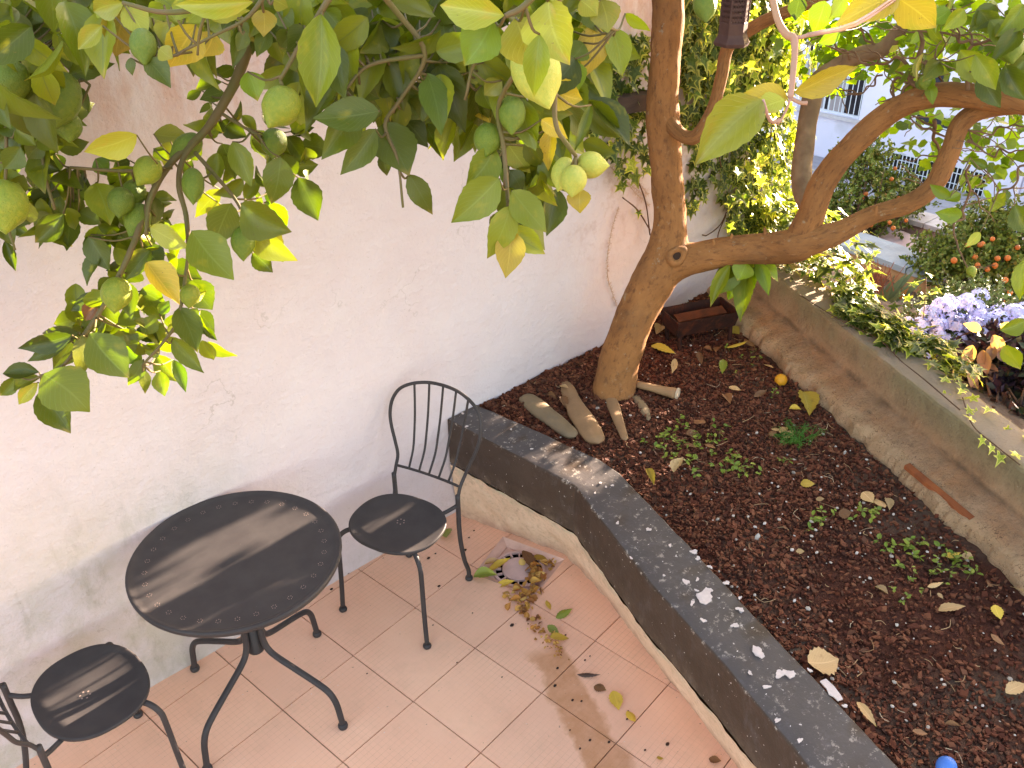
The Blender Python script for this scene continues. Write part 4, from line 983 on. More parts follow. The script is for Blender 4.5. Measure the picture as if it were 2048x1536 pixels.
trace(b4, '''250 0 252 142 82 Y; 212 255 372 492 182 G; 462 650 74 692 162 D; 442 755 236 1024 122 D; 532 645 732 834 162 D; 500 715 642 1014 205 D; 482 820 428 905 72 D; 482 895 512 1024 72 D; 640 1020 742 1262 122 D; 362 140 250 292 165 D; 482 120 502 334 152 D; 655 175 702 404 265 D; 602 20 702 184 200 D;
832 95 872 314 152 D; 702 470 722 704 162 D; 742 430 822 744 142 L; 800 400 952 484 102 L; 872 500 992 644 142 G; 952 500 928 664 92 Y; 1032 555 1112 714 112 O; 1000 420 1062 484 82 Y; 560 480 702 544 92 G; 542 560 462 482 90 D; 442 400 280 494 92 D; 200 440 242 544 90 D; 520 330 620 480 150 D; 620 440 520 560 140 G; 760 330 690 430 110 D; 800 250 860 400 130 D;
880 300 960 420 120 Y; 400 300 470 430 120 D; 330 250 420 350 130 D; 560 250 640 350 140 D; 700 120 790 230 150 D; 420 60 520 170 150 D; 300 60 390 160 140 D; 800 30 890 140 140 D; 150 60 230 180 130 G; 60 180 150 330 110 D; 350 480 450 580 110 D; 600 600 700 700 120 D; 880 560 830 660 90 G; 480 440 560 330 90 D; 1010 300 930 400 100 D; 660 560 560 640 110 D''', 600, 0, .3418, 1.78, pull=.25)
for a in ((563, 212, 1.66, 38, 'r', 0, (-.45, .9)),): b4.lemon(*a)
b4.end()

# 5. top right of the middle: big pale leaves close to the camera, lemons below
b5 = Branch([[(1120, -70, 1.3, 11), (1050, 10, 1.3, 7), (1010, 32, 1.3, 5)], [(1120, -70, 1.4, 9), (1090, 60, 1.5, 6), (1000, 200, 1.7, 5), (1008, 300, 1.75, 5), (1016, 400, 1.75, 4), (1020, 480, 1.75, 3)], [(1120, -60, 1.5, 7), (1110, 170, 1.6, 5.5), (1112, 250, 1.6, 5), (1135, 290, 1.62, 5), (1152, 312, 1.64, 4)], [(1180, -60, 1.5, 7), (1200, 40, 1.6, 4), (1230, 60, 1.7, 3)], [(1090, 60, 1.5, 5), (960, 110, 1.7, 4), (930, 200, 1.75, 3)]], M_TWIG)
trace(b5, '''1195 90 780 35 172 Y; 1132 110 955 372 205 L; 1262 105 1382 384 242 Y; 1452 0 1546 364 272 Y; 1640 0 1742 92 122 Y; 1762 0 1802 194 152 Y; 1402 200 1368 554 132 G''', 600, 0, .3418, 1.28, pull=.2, dj=.05)
trace(b5, '''1722 145 1690 434 152 O; 1832 165 1890 434 122 G; 1902 80 2052 184 62 G; 1582 355 1622 544 112 L; 1480 515 1645 582 150 O; 1292 575 1372 874 132 G; 1482 735 1432 994 92 O; 1492 785 1532 944 64 D; 1412 700 1562 812 82 O; 1702 615 1608 884 52 D; 1642 1105 1630 1234 122 O; 1140 870 985 1085 152 G; 1205 825 1345 1014 122 Y; 1165 1045 885 1304 172 G; 1222 995 1295 1124 92 D;
1182 1110 1202 1195 62 G; 1242 1115 1444 1354 152 G; 1232 1205 1112 1514 142 G; 1226 1215 1434 1465 142 Y; 1232 1345 1208 1624 142 O; 1200 975 1222 1104 62 L; 1060 500 1130 640 110 G; 1180 470 1080 560 100 Y; 1130 420 1040 500 110 G; 1170 350 1100 470 120 Y; 1250 560 1170 480 90 D; 1330 600 1420 700 100 G; 1180 720 1260 840 120 D; 1320 760 1390 870 90 G; 1560 170 1640 300 120 G; 1660 250 1580 350 110 L;
1100 250 1030 370 120 D; 1200 240 1150 380 120 G; 1000 150 1080 260 130 D; 1680 60 1740 170 110 D; 1540 480 1600 600 90 G; 900 150 960 280 120 D; 950 60 880 150 130 D''', 600, 0, .3418, 1.66, pull=.3)
for a in ((1072, 140, 1.55, 50, 'l', 2, (.3, 1)), (1024, 226, 1.72, 27, 'l', 1, (0, 1)), (976, 277, 1.76, 29, 'r', 1, (-.1, 1)), (1181, 330, 1.66, 27, 'r', 2, (1, .1)), (1147, 359, 1.62, 27, 'r', 2, (-.1, 1)), (1127, 345, 1.68, 24, 'l', 2, (-.3, 1))): b5.lemon(*a)
b5.end()

# 6. pinkish twig close to the camera at the upper right
b6 = Branch([[(1535, -60, 1.05, 8), (1546, 0, 1.05, 7.5), (1556, 40, 1.05, 7), (1572, 68, 1.05, 8), (1588, 78, 1.05, 8), (1589, 115, 1.05, 6.5), (1585, 160, 1.05, 6.5), (1581, 196, 1.05, 6)], [(1588, 76, 1.05, 4.5), (1604, 74, 1.05, 4), (1616, 70, 1.05, 3.5)], [(1581, 196, 1.05, 4), (1600, 205, 1.05, 4), (1614, 206, 1.05, 4.5)], [(1581, 196, 1.05, 3), (1570, 225, 1.05, 2.5), (1555, 250, 1.05, 2)]], M_PTWIG)
b6.leaf(1526, 200, 1396, 322, 78, 'Y', 1.03, roll=.05, dd=-.05, mi=5)
b6.leaf(1575, 196, 1478, 190, 44, 'O', 1.06, roll=.3); b6.leaf(1570, 200, 1512, 222, 40, 'Y', 1.05, roll=.4); b6.leaf(1590, 186, 1716, 134, 46, 'O', 1.05, roll=.5)
b6.leaf(1800, -14, 1690, 34, 62, 'O', 1.2, roll=.2); b6.leaf(1796, -4, 1872, 58, 62, 'O', 1.2, roll=.3)
b6.end()
for o in children(b6.o): 
    if o.name.startswith('leaf_stalks'): o.data.materials[0] = M_PTWIG

# 7. top right: leaves overhead and the thin twigs in front of the yard
tl = []
rg = random.Random(5)
def wig(x0, y0, x1, y1, d0, d1, r0, r1, k=5, am=.16):
    L_ = math.hypot(x1 - x0, y1 - y0); out = []
    for i in range(k + 1):
        t = i / k; o_ = rg.gauss(0, am) * L_ * .35 * (0 < i < k); out.append((x0 + (x1 - x0) * t - (y1 - y0) / L_ * o_, y0 + (y1 - y0) * t + (x1 - x0) / L_ * o_, d0 + (d1 - d0) * t, .68 * (r0 + (r1 - r0) * t)))
    return out
for a in ((1880, 188, 1838, 60, 3.5, 3.4, 9, 6), (1838, 60, 1900, 5, 3.4, 3.3, 6, 4), (1843, 190, 1806, 120, 3.5, 3.6, 8, 5), (1806, 120, 1740, 130, 3.6, 3.7, 5, 3), (1740, 130, 1650, 90, 3.7, 3.8, 4, 2), (1935, 180, 1945, 90, 3.4, 3.3, 7, 5), (1945, 90, 1905, 70, 3.3, 3.3, 5, 4), (1905, 70, 1800, 60, 3.3, 3.4, 4, 2),
        (1945, 90, 2060, 60, 3.3, 3.1, 5, 3), (1790, 215, 1785, 165, 3.6, 3.6, 5, 3), (1785, 165, 1850, 150, 3.6, 3.5, 4, 2), (1868, 240, 1878, 300, 3.7, 3.8, 6, 4), (1878, 300, 1862, 355, 3.8, 3.9, 4, 3), (1862, 355, 1830, 400, 3.9, 4.0, 3, 2), (1870, 265, 1820, 235, 3.7, 3.7, 4, 2), (1935, 280, 1990, 315, 3.55, 3.5, 4, 2),
        (1990, 315, 2060, 290, 3.5, 3.4, 3, 2), (1950, 330, 1985, 355, 3.6, 3.6, 3, 1.6), (1918, 250, 1985, 270, 3.55, 3.5, 4, 2), (1985, 270, 2060, 245, 3.5, 3.4, 3, 2), (1700, 120, 1640, 60, 4.1, 4.1, 4, 2), (1760, 98, 1700, 40, 4.1, 4.1, 4, 2), (1930, 410, 1908, 470, 3.7, 3.7, 4, 3), (1908, 470, 1935, 535, 3.7, 3.7, 3, 2),
        (1940, 330, 1930, 410, 3.6, 3.7, 4, 3), (1935, 535, 1990, 530, 3.7, 3.6, 2, 1.6), (2060, 330, 1990, 400, 3.3, 3.4, 4, 2), (1765, 150, 1715, 190, 3.9, 4.0, 3, 2), (1715, 190, 1660, 165, 4.0, 4.0, 2.5, 1.5), (1850, 20, 1790, 75, 3.6, 3.7, 4, 2)):
    tl.append(wig(*a))
for ln in list(tl):
    for _ in range(3):
        x, y, d, r = ln[rg.randrange(1, len(ln))]; a = rg.uniform(0, 6.28); L_ = rg.uniform(40, 110)
        if y > 420: continue
        tl.append(wig(x, y, x + L_ * math.cos(a), y + L_ * math.sin(a) * .8 - 8, d, d + rg.uniform(-.15, .15), max(1.6, r * 1.0), 1.2, k=4))
b7 = Branch(tl, mat('twig_bark', (.20, .11, .06), (.13, .07, .04), rough=.85, scale=20))
for ln in tl:
    for (x, y, d, r) in ln[1:]:
        for q in range(3 if y < 130 else 2):
            if NLEAF > 318: break
            if 1590 < x < 1790 and 120 < y < 330 and rg.random() < .75: continue
            a = rg.uniform(0, 6.28); L_ = rg.uniform(26, 52)
            b7.leaf(x + rg.uniform(-14, 14), y + rg.uniform(-12, 12), x + L_ * math.cos(a), y + L_ * (math.sin(a) * .8 + .3), rg.uniform(12, 21), rg.choice('LLLLGGGY'), d + rg.uniform(-.15, .15), roll=rg.gauss(0, .8))
trace(b7, '''1650 2 1622 62 62 D; 1600 -6 1590 40 40 D; 1690 -8 1660 38 44 G; 1980 40 2030 110 50 D; 2040 60 1985 120 44 D; 1950 110 1990 180 52 G; 1920 100 1960 170 60 G; 2010 130 2050 200 54 D; 1990 10 1940 60 50 D; 2048 10 2000 70 50 D; 1930 20 1890 60 40 G; 1680 62 1636 88 34 L; 2000 150 2060 180 40 D;
1960 145 2000 215 52 D; 1880 125 1850 160 44 D; 2030 20 2060 70 40 D; 1960 20 1990 70 50 D; 1990 70 2040 40 44 D; 1900 20 1860 45 40 L; 1975 335 1940 320 26 L; 1900 395 1860 370 26 L; 1890 400 1925 385 30 L; 1925 430 1870 425 34 L; 1985 395 2010 410 50 G; 2030 410 2060 470 50 D; 2050 520 2035 600 40 G; 2000 660 2060 640 40 G; 2010 690 2040 740 44 G; 1960 465 1935 490 24 Y; 1850 180 1868 150 34 L; 1840 150 1860 182 38 G; 2060 110 2010 165 46 D''', 0, 0, 1.0, 3.2, pull=.4, ideal=.08, wk=.72)
for a in ((1410, 8, 3.2, 24, 'l', 1, (0, 1)), (1943, 542, 3.6, 10, 'r', 0, (.2, 1)), (1850, 165, 3.4, 13, 'r', 1, (0, 1)), (1978, 170, 3.2, 26, 'r', 1, (0, 1)), (2020, 95, 3.0, 26, 'r', 1, (0, 1))): b7.lemon(*a)
b7.end()
# 8. shoot of long bright leaves under the limb
b8 = Branch([[(1500, 505, 3.98, 6), (1490, 530, 4.02, 5), (1470, 545, 4.05, 4)], [(1500, 510, 3.98, 5), (1530, 530, 4.0, 4)]], M_TWIG)
trace(b8, '1485 528 1420 588 34 L; 1480 535 1425 570 30 G; 1490 530 1455 600 36 L; 1495 532 1478 642 34 G; 1492 525 1475 560 36 L; 1500 520 1502 560 40 G; 1515 522 1538 592 22 L; 1520 520 1560 560 24 L; 1510 515 1545 540 34 D; 1470 540 1462 582 36 L; 1480 520 1440 540 36 G; 1505 530 1470 610 34 L; 1460 530 1418 610 26 G', 0, 0, 1.0, 4.02, pull=0, dj=.06); b8.end()
print('lemon leaves as parts', NLEAF)

# crown overhead: one mass of leaves outside and behind the ones above
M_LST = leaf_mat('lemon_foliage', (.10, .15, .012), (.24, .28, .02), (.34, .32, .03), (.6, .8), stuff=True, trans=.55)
M_LSH = leaf_mat('shaded_lemon_foliage', (.078, .095, .007), (.25, .255, .016), (.38, .31, .02), (.62, .8), stuff=True)  # darker copy: shade among the hanging branches put into its colour
LITE = []
for s_ in range(4):
    v_, f_, u_ = [], [], []
    for i, (t, w) in enumerate(((0, .02), (.28, .42), (.6, .44), (1, .01))):
        for u in (-1, 0, 1): v_.append((u * w, t, .1 * abs(u) * w - (.08 + .06 * s_) * t * t)); u_.append((.5 + .5 * u, t))
    for i in range(3):
        for k in range(2): a = i * 3 + k; f_.append((a, a + 1, a + 4, a + 3))
    LITE.append((v_, f_, u_))
def scatter(mb, ctr, n, rad, L0, L1, wf, rs, up=.4, lite=LITE, drop=None, droop=-.3):
    for _ in range(n):
        p = Vector(ctr) + Vector(rs.randn(3)) * .0
        d = Vector(rs.randn(3)).normalized() * (rs.rand() ** .45); p = Vector((ctr[0] + d.x * rad[0], ctr[1] + d.y * rad[1], ctr[2] + d.z * rad[2]))
        if drop and drop(p): continue
        ay = Vector((rs.randn(), rs.randn(), rs.randn() * .6 + droop)).normalized(); nz_ = Vector((rs.randn() * .7, rs.randn() * .7, rs.randn() * .5 + up)).normalized()
        nz_ = (nz_ - ay * nz_.dot(ay)); nz_.normalize(); ax = ay.cross(nz_); L_ = L0 + (L1 - L0) * rs.rand(); v_, f_, u_ = lite[rs.randint(len(lite))]
        mb.put([p + ax * (v[0] * L_ * wf) + ay * (v[1] * L_) + nz_ * (v[2] * L_) for v in v_], f_, u_, float(rs.rand()))
def sunspot(p):
    """leave the gaps in the crown through which the sun reaches the table, the seats and the planter edge"""
    for (cx, cy, cz, ha, hw) in GAPS:
        k = (p.z - cz) / SUN.z
        if k < 0: continue
        q = p - SUN * k
        if abs(q.x - cx) < ha + .03 and abs(q.y - cy - (q.x - cx) * .038) < hw + .03: return True
    return False
GAPS = [(-.65, -.255, .71, .38, .11), (-1.2, -.215, .45, .22, .05), (.70, -.71, .54, .14, .055), (.71, -.52, .54, .06, .012), (.66, -.345, .54, .07, .012), (.58, -.16, .54, .05, .010), (.68, -.92, .54, .06, .02), (.66, -1.02, .54, .05, .01), (-.62, -.535, .71, .22, .055), (.03, -.46, .45, .06, .012), (.0, -.36, .45, .05, .012)]
def inframe(p):
    x, y, z = pxof(p); return z > 0 and -120 < x < 2200 and -60 < y < 1600
rs = np.random.RandomState(12); mb = MB()
for cx, cy, cz, rx, ry, rz, n in ((2.2, -.6, 3.15, .9, .7, .45, 1100), (2.6, -1.6, 3.15, 1.0, .8, .5, 1300), (1.4, -.4, 3.2, .7, .3, .3, 260)):
    scatter(mb, (cx, cy, cz), n, (rx, ry, rz), .075, .125, 1.0, rs, drop=lambda p: inframe(p) or sunspot(p))
# thin leaves behind the twigs in the upper right of the view
for (x, y, d, n, sx, sy) in ((1990, 60, 3.6, 150, .28, .22), (1900, 110, 3.9, 90, .3, .2), (1660, 60, 4.3, 100, .26, .16), (1760, 40, 4.4, 90, .3, .14), (1960, 260, 4.0, 40, .25, .15), (1860, 300, 4.2, 26, .15, .15), (2020, 150, 3.5, 80, .2, .15), (1900, 60, 4.3, 160, .45, .16), (1750, 90, 4.6, 120, .35, .2), (1660, 120, 4.6, 70, .16, .25), (2000, 240, 4.2, 90, .3, .25), (1960, 330, 4.3, 60, .25, .16), (1850, 250, 4.4, 40, .3, .14)):
    c_ = D(x, y, d); scatter(mb, c_, n, (sx, sx, sy), .04, .075, .9, rs)
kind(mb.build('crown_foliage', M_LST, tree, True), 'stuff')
# leaves further back inside the hanging branches
mbf = MB(); rs = np.random.RandomState(77)
FILLV = [leaf_mesh('x', 90 + k, curl=.15 + .1 * k, fold=.15) for k in range(4)]
def fill(n, x0, x1, y0, y1, d0, d1, holes=(), L0=.08, L1=.13, ybot=None):
    k = 0
    while k < n:
        x, y = rs.uniform(x0, x1), rs.uniform(y0, y1)
        if ybot and y > ybot(x) * (.55 + .45 * rs.rand()): continue
        if any(a < x < c and b < y < e for a, b, c, e in holes): continue
        k += 1; p = D(x, y, rs.uniform(d0, d1)); L_ = rs.uniform(L0, L1)
        ay = (Vector((rs.randn(), rs.randn() * .7, -.9 + rs.randn() * .6))).normalized(); nn = ((CAM - p).normalized() + Vector(rs.randn(3)) * .55).normalized(); nn = (nn - ay * nn.dot(ay)).normalized(); ax = ay.cross(nn); v_, f_, u_ = FILLV[rs.randint(4)]
        mbf.put([p + (ax * v[0] * .55 + ay * v[1] + nn * v[2]) * L_ for v in v_], f_, u_, float(rs.rand()))
fill(520, -60, 1190, -120, 240, 1.7, 2.35, holes=((130, 85, 215, 230), (235, 160, 420, 210)), ybot=lambda x: np.interp(x, [-60, 100, 135, 230, 430, 510, 570, 660, 870, 1000, 1190], [350, 290, 105, 90, 70, 95, 170, 250, 270, 330, 250]))
fill(70, -40, 110, -20, 420, 2.1, 2.4); fill(26, 400, 620, 200, 400, 2.28, 2.4, L0=.06, L1=.09); fill(46, 60, 330, 330, 480, 2.25, 2.4, L0=.06, L1=.1); fill(60, 120, 430, 430, 690, 2.25, 2.4, L0=.06, L1=.1, holes=((380, 430, 440, 560), (120, 430, 200, 560), (300, 600, 340, 690)))
fill(40, 760, 1180, 120, 300, 1.8, 2.3, holes=((780, 250, 930, 320),)); fill(24, 1000, 1120, 280, 470, 1.75, 1.95, L0=.07, L1=.1, holes=((1050, 380, 1130, 470),))
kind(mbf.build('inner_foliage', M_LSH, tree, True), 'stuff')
# limbs that carry the overhead branches, above the picture
for pts in ([TP[-1], Vector((.95, -.75, 2.75)), Vector((.3, -1.0, 2.85)), Vector((-.3, -.9, 2.72)), D(505, -60, 2.2)], [Vector((.95, -.75, 2.75)), Vector((.3, -1.25, 2.88)), D(900, -120, 1.6), D(700, -85, 1.6)], [Vector((.3, -1.0, 2.85)), Vector((-.3, -1.4, 2.85)), D(-60, -40, 1.75)], [D(900, -120, 1.6), D(1120, -75, 1.4), D(1535, -65, 1.05)], [LB[-1], Vector((2.6, -1.7, 2.2)), Vector((3.3, -1.9, 2.9))], [TP[-1], Vector((1.9, -.5, 2.9)), Vector((2.7, -.7, 3.3))]):
    v_, f_, u_ = tube(pts, list(np.linspace(.045, .016, len(pts))), 10, 5, .1, 8); barkify(add('limb', v_, f_, M_BARK, tree, smooth=True), u_)
# ==================================================================== IVY
def ivy_mesh(name, seed):
    rr = random.Random(seed)
    ang = [(-90, .10), (-128, .42), (-150, .50), (165, .30), (150, .66), (128, .42), (112, .46), (90, 1.0), (68, .46), (52, .42), (30, .66), (15, .30), (-30, .50), (-52, .42)]
    out = [Vector((math.cos(math.radians(a)) * r * rr.uniform(.9, 1.1) * .62, math.sin(math.radians(a)) * r * .62 + .38, 0)) for a, r in ang]
    n = len(out); ce = Vector((0, .34, 0)); V = [ce]; U = [(0, .5)]
    for k, s_ in ((0, .72), (1, 1.0)):
        for p in out:
            q = ce + (p - ce) * s_; q.z = .10 * abs(q.x) - .16 * max(0, q.y - .3) ** 2 * 2 + rr.uniform(-.012, .012); V.append(q); U.append((s_, (p.y)))
    F = []
    for k in range(n):
        j = (k + 1) % n; F.append((0, 1 + k, 1 + j)); F.append((1 + k, 1 + n + k, 1 + n + j, 1 + j))
    return V, F, U
IV = [ivy_mesh('ivy', s) for s in range(5)]
def ivy_mat(name, dark, edge, stuff=False, trans=.35):
    g = NG(name, .38); uv = g.N.new('ShaderNodeUVMap').outputs[0]; u, v, w = g.xyz(uv)
    if stuff:
        a = g.N.new('ShaderNodeAttribute'); a.attribute_name = 'rnd'; rv = a.outputs['Fac']
    else: rv = g.N.new('ShaderNodeObjectInfo').outputs['Random']
    n = g.nz(14, 5); c = g.mix(g.r(n, .4, .6), dark, tuple(q * 1.6 for q in dark))
    e = g.r(g.m('ADD', u, g.m('MULTIPLY', g.m('SUBTRACT', n, .5), .35)), .70, .80)
    c = g.mix(g.m('MULTIPLY', e, g.r(g.m('FRACT', g.m('MULTIPLY', rv, 7.3)), .1, .5, .35, 1.0)), c, edge)
    hs = g.N.new('ShaderNodeHueSaturation'); g.L.new(c, hs.inputs['Color']); g.L.new(g.r(rv, 0, 1, .6, 1.35), hs.inputs['Value'])
    g.done(hs.outputs[0]); tr = g.N.new('ShaderNodeBsdfTranslucent'); g.L.new(g.mix(1.0, hs.outputs[0], (2.0, 2.0, .9), 'MULTIPLY'), tr.inputs[0])
    ms = g.N.new('ShaderNodeMixShader'); ms.inputs[0].default_value = trans; g.L.new(g.B.outputs[0], ms.inputs[1]); g.L.new(tr.outputs[0], ms.inputs[2]); g.L.new(ms.outputs[0], g.N['Material Output'].inputs[0])
    return g.M
M_IVY = ivy_mat('variegated_ivy_leaf', (.075, .115, .018), (.46, .45, .11)); M_IVYS = ivy_mat('shaded_inner_ivy', (.036, .058, .012), (.24, .26, .06), True)  # inner copy is darker: shade inside the ivy put into its colour
M_IVY2 = ivy_mat('yellow_lit_ivy_leaf', (.24, .28, .035), (.74, .66, .16))  # yellow-green leaf; on the sunny side it carries sunlight in its colour
IVM = [mesh('ivy_leaf', v, f, M_IVY, True, uvs=u) for v, f, u in IV]
IVM2 = [mesh('ivy_leaf', v, f, M_IVY2, True, uvs=u) for v, f, u in IV]
M_STEM = mat('ivy_stem', (.13, .065, .035), (.09, .045, .03), rough=.9, scale=30)
M_DRY = mat('dry_red_stem', (.46, .32, .25), (.50, .36, .28), rough=.9, scale=30)
def ivy_leaf(p, s_, nrm, par, ms=None, down=-1.0):
    ay = Vector((RND.gauss(0, .45), RND.gauss(0, .25), down + RND.gauss(0, .3))); nrm = (nrm + Vector((RND.gauss(0, .38), RND.gauss(0, .3), RND.gauss(0, .38)))).normalized()
    ay = (ay - nrm * ay.dot(nrm)).normalized(); ax = ay.cross(nrm)
    return obj('leaf', (ms or IVM)[RND.randrange(5)], par, mtx(ax * s_, ay * s_, nrm * s_, p))
def inpoly(x, y, P_):
    c = False; j = len(P_) - 1
    for i in range(len(P_)):
        if (P_[i][1] > y) != (P_[j][1] > y) and x < (P_[j][0] - P_[i][0]) * (y - P_[i][1]) / (P_[j][1] - P_[i][1]) + P_[i][0]: c = not c
        j = i
    return c
ivy = thing('wall_ivy', 'variegated ivy climbing over the white wall behind the lemon trunk', 'ivy', (2.3, -.05, 1.2))
IP = [[(1370, -60), (1365, 230), (1385, 300), (1375, 420), (1400, 400), (1432, 330), (1452, 420), (1470, 470), (1500, 480), (1600, 470), (1600, 330), (1590, 200), (1600, 60), (1640, -60)],
      [(1110, 60), (1150, 180), (1190, 260), (1225, 330), (1290, 340), (1300, 60)], [(1215, 330), (1260, 400), (1300, 470), (1290, 330)]]
ri = random.Random(8); cnt = 0
def onwall(x, y):   # ivy bulges from the wall, and hangs round its end
    for yy_ in (ri.uniform(-.20, -.02),):
        p = Y(x, y, yy_)
        return p
tries = 0
while cnt < 290 and tries < 20000:
    tries += 1
    k = 0 if ri.random() < .76 else (1 if ri.random() < .8 else 2); P_ = IP[k]
    x = ri.uniform(min(q[0] for q in P_), max(q[0] for q in P_)); y = ri.uniform(max(-40, min(q[1] for q in P_)), max(q[1] for q in P_))
    if not inpoly(x, y, P_): continue
    if k == 2 and abs((x - 1215) - (y - 330) * .55 - 5) > 16: continue
    bulge = -.24 if (k == 0 and x > 1440) else -.11
    p = Y(x, y, ri.uniform(bulge, -.03))
    if sunspot(p): p = Y(x, y, -.02)
    if sunspot(p) and ri.random() < .8: continue
    nr = (CAM - p).normalized() * .6 + Vector((.35 if x > 1480 else -.05, -.6, .45))
    ivy_leaf(p, ri.uniform(.085, .14) * (1 if k < 2 else .65), nr.normalized(), ivy, IVM2 if (x > 1490 and ri.random() < .6) or ri.random() < .15 else None); cnt += 1
# dense leaves further inside
mb = MB(); rs = np.random.RandomState(4)
def ivy_put(mb, p, s_, nr, rs, down=-1.0):
    nr = (nr + Vector(rs.randn(3)) * .5).normalized(); ay = Vector((rs.randn() * .5, rs.randn() * .4, down + rs.randn() * .35)); ay = (ay - nr * ay.dot(nr)).normalized(); ax = ay.cross(nr)
    v_, f_, u_ = IV[rs.randint(5)]; mb.put([p + (ax * v.x + ay * v.y + nr * v.z) * s_ for v in v_], f_, u_, float(rs.rand()))
n = 0
while n < 2100:
    k = 0 if rs.rand() < .8 else 1; P_ = IP[k]
    x = rs.uniform(min(q[0] for q in P_), max(q[0] for q in P_)); y = rs.uniform(-60, max(q[1] for q in P_))
    if not inpoly(x, y, P_): continue
    if k == 1 and y > 240 and rs.rand() < .5: continue
    p = Y(x, y, rs.uniform(-.10, -.005)); n += 1
    if sunspot(p): p = Y(x, y, -.004)
    ivy_put(mb, p, rs.uniform(.06, .10), Vector((-.2, -1, .4)), rs)
# round the end of the wall, where the sun reaches it
M_IVY2S = ivy_mat('sunlit_ivy_leaf', (.22, .27, .035), (.70, .63, .16), True); mbe = MB()  # paler copy of the ivy, sunlight put into the leaf colour
for _ in range(700):
    z = rs.uniform(.75, 2.5); p = Vector((2.80 + rs.uniform(-.08, .26) * (1 if z < 1.9 else .7), rs.uniform(-.17, .28), z))
    if sunspot(p) and rs.rand() < .93: continue
    ivy_put(mbe if rs.rand() < .7 else mb, p, rs.uniform(.065, .11), Vector((.6, -.7, .5)), rs)
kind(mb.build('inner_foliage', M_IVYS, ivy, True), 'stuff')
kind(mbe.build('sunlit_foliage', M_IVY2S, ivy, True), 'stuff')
sm = MB()
for pts in ([(1262, 330), (1290, 400), (1300, 470)], [(1400, 60), (1420, 200), (1445, 350)], [(1470, 40), (1480, 200), (1500, 380)], [(1540, 20), (1545, 200), (1530, 420)], [(1455, 420), (1440, 450), (1415, 470), (1405, 470)], [(1452, 430), (1436, 470), (1440, 490)], [(1245, 395), (1275, 420), (1300, 460)]):
    v_, f_, u_ = tube([Y(x, y, -.022 - .01 * (i % 2)) for i, (x, y) in enumerate(pts)], .0035, 6, 6, .3, 30); add('stem', v_, f_, M_STEM, ivy, True)
# dry red stems clinging to the plaster
def drystem(pts, r=.0015, hair=60):
    m_ = MB(); P_ = [Y(x, y, -.010) for x, y in pts]; v_, f_, u_ = tube(P_, r, 5, 8, .3, 60); m_.put(v_, f_); S_ = [Vector(q) for q in spline(P_, 14)]
    for p in S_:
        for q in range(2):
            e = p + Vector((ri.uniform(-.016, .016), ri.uniform(-.006, .002), ri.uniform(-.014, .012))); v_, f_, u_ = tube([p, e], [.0016, .0008], 4, 1, sm=False); m_.put(v_, f_)
    kind(m_.build('dry_stem', M_DRY, ivy), 'stuff')
drystem([(1237, 415), (1226, 450), (1218, 490), (1214, 530), (1218, 565), (1226, 590), (1234, 612)])
drystem([(1238, 340), (1252, 362), (1270, 385), (1288, 402), (1298, 412)]); drystem([(1262, 345), (1280, 368), (1296, 390)]); drystem([(1222, 335), (1236, 350), (1262, 370), (1290, 392)])

# ---- ivy along the top of the low wall
ivl = thing('low_wall_ivy', 'bright variegated ivy trailing along the top of the low concrete wall', 'ivy', (2.4, -.6, .78))
def lw(yv, off, z): return lowpt(yv, off, z)
cnt = 0; i2 = random.Random(21)
nl = 0; mb = MB()
while cnt < 1500:
    yv = -i2.random() ** 1.05 * 1.75 + .22
    far = max(0, min(1, (yv + .75) / .7))       # 1 at the corner, 0 nearer the camera
    lo_ = .26 - .02 * far + .09 * max(0, math.sin(yv * 9)) * (1 - far) + (.02 if yv < -1.0 else 0); wd = .20 + .22 * far
    off = lo_ + wd * i2.random(); h = (.03 + .17 * far) * i2.random() ** 1.2 * (1 if off > .3 else .35)
    if yv < -1.15 and i2.random() < .5 + .5 * min(1, (-1.15 - yv) / .3): cnt += 1; continue
    if -.62 < yv < .0 and off > .16 and i2.random() < .8: h = .31 * i2.random() ** .75 * min(1, (yv + .62) / .1)
    p = lw(yv, off, .772 + h - (.12 * max(0, off - .42))); cnt += 1
    if sunspot(p): continue
    nr = Vector((.25, -.25, 1)).normalized(); s_ = i2.uniform(.07, .12)
    ay = Vector((i2.gauss(-.4, .8), i2.gauss(-.3, .8), i2.gauss(-.15, .3))); nn = (nr + Vector((i2.gauss(0, .4), i2.gauss(0, .4), 0))).normalized(); ay = (ay - nn * ay.dot(nn)).normalized(); ax = ay.cross(nn)
    if nl < 285 and (h > .05 * far or i2.random() < .4):
        obj('leaf', (IVM2 if i2.random() < .88 else IVM)[i2.randrange(5)], ivl, mtx(ax * s_, ay * s_, nn * s_, p)); nl += 1
    else:
        v_, f_, u_ = IV[i2.randrange(5)]; mb.put([p + (ax * v.x + ay * v.y + nn * v.z) * s_ for v in v_], f_, u_, i2.random())
kind(mb.build('inner_foliage', M_IVYS, ivl, True), 'stuff')
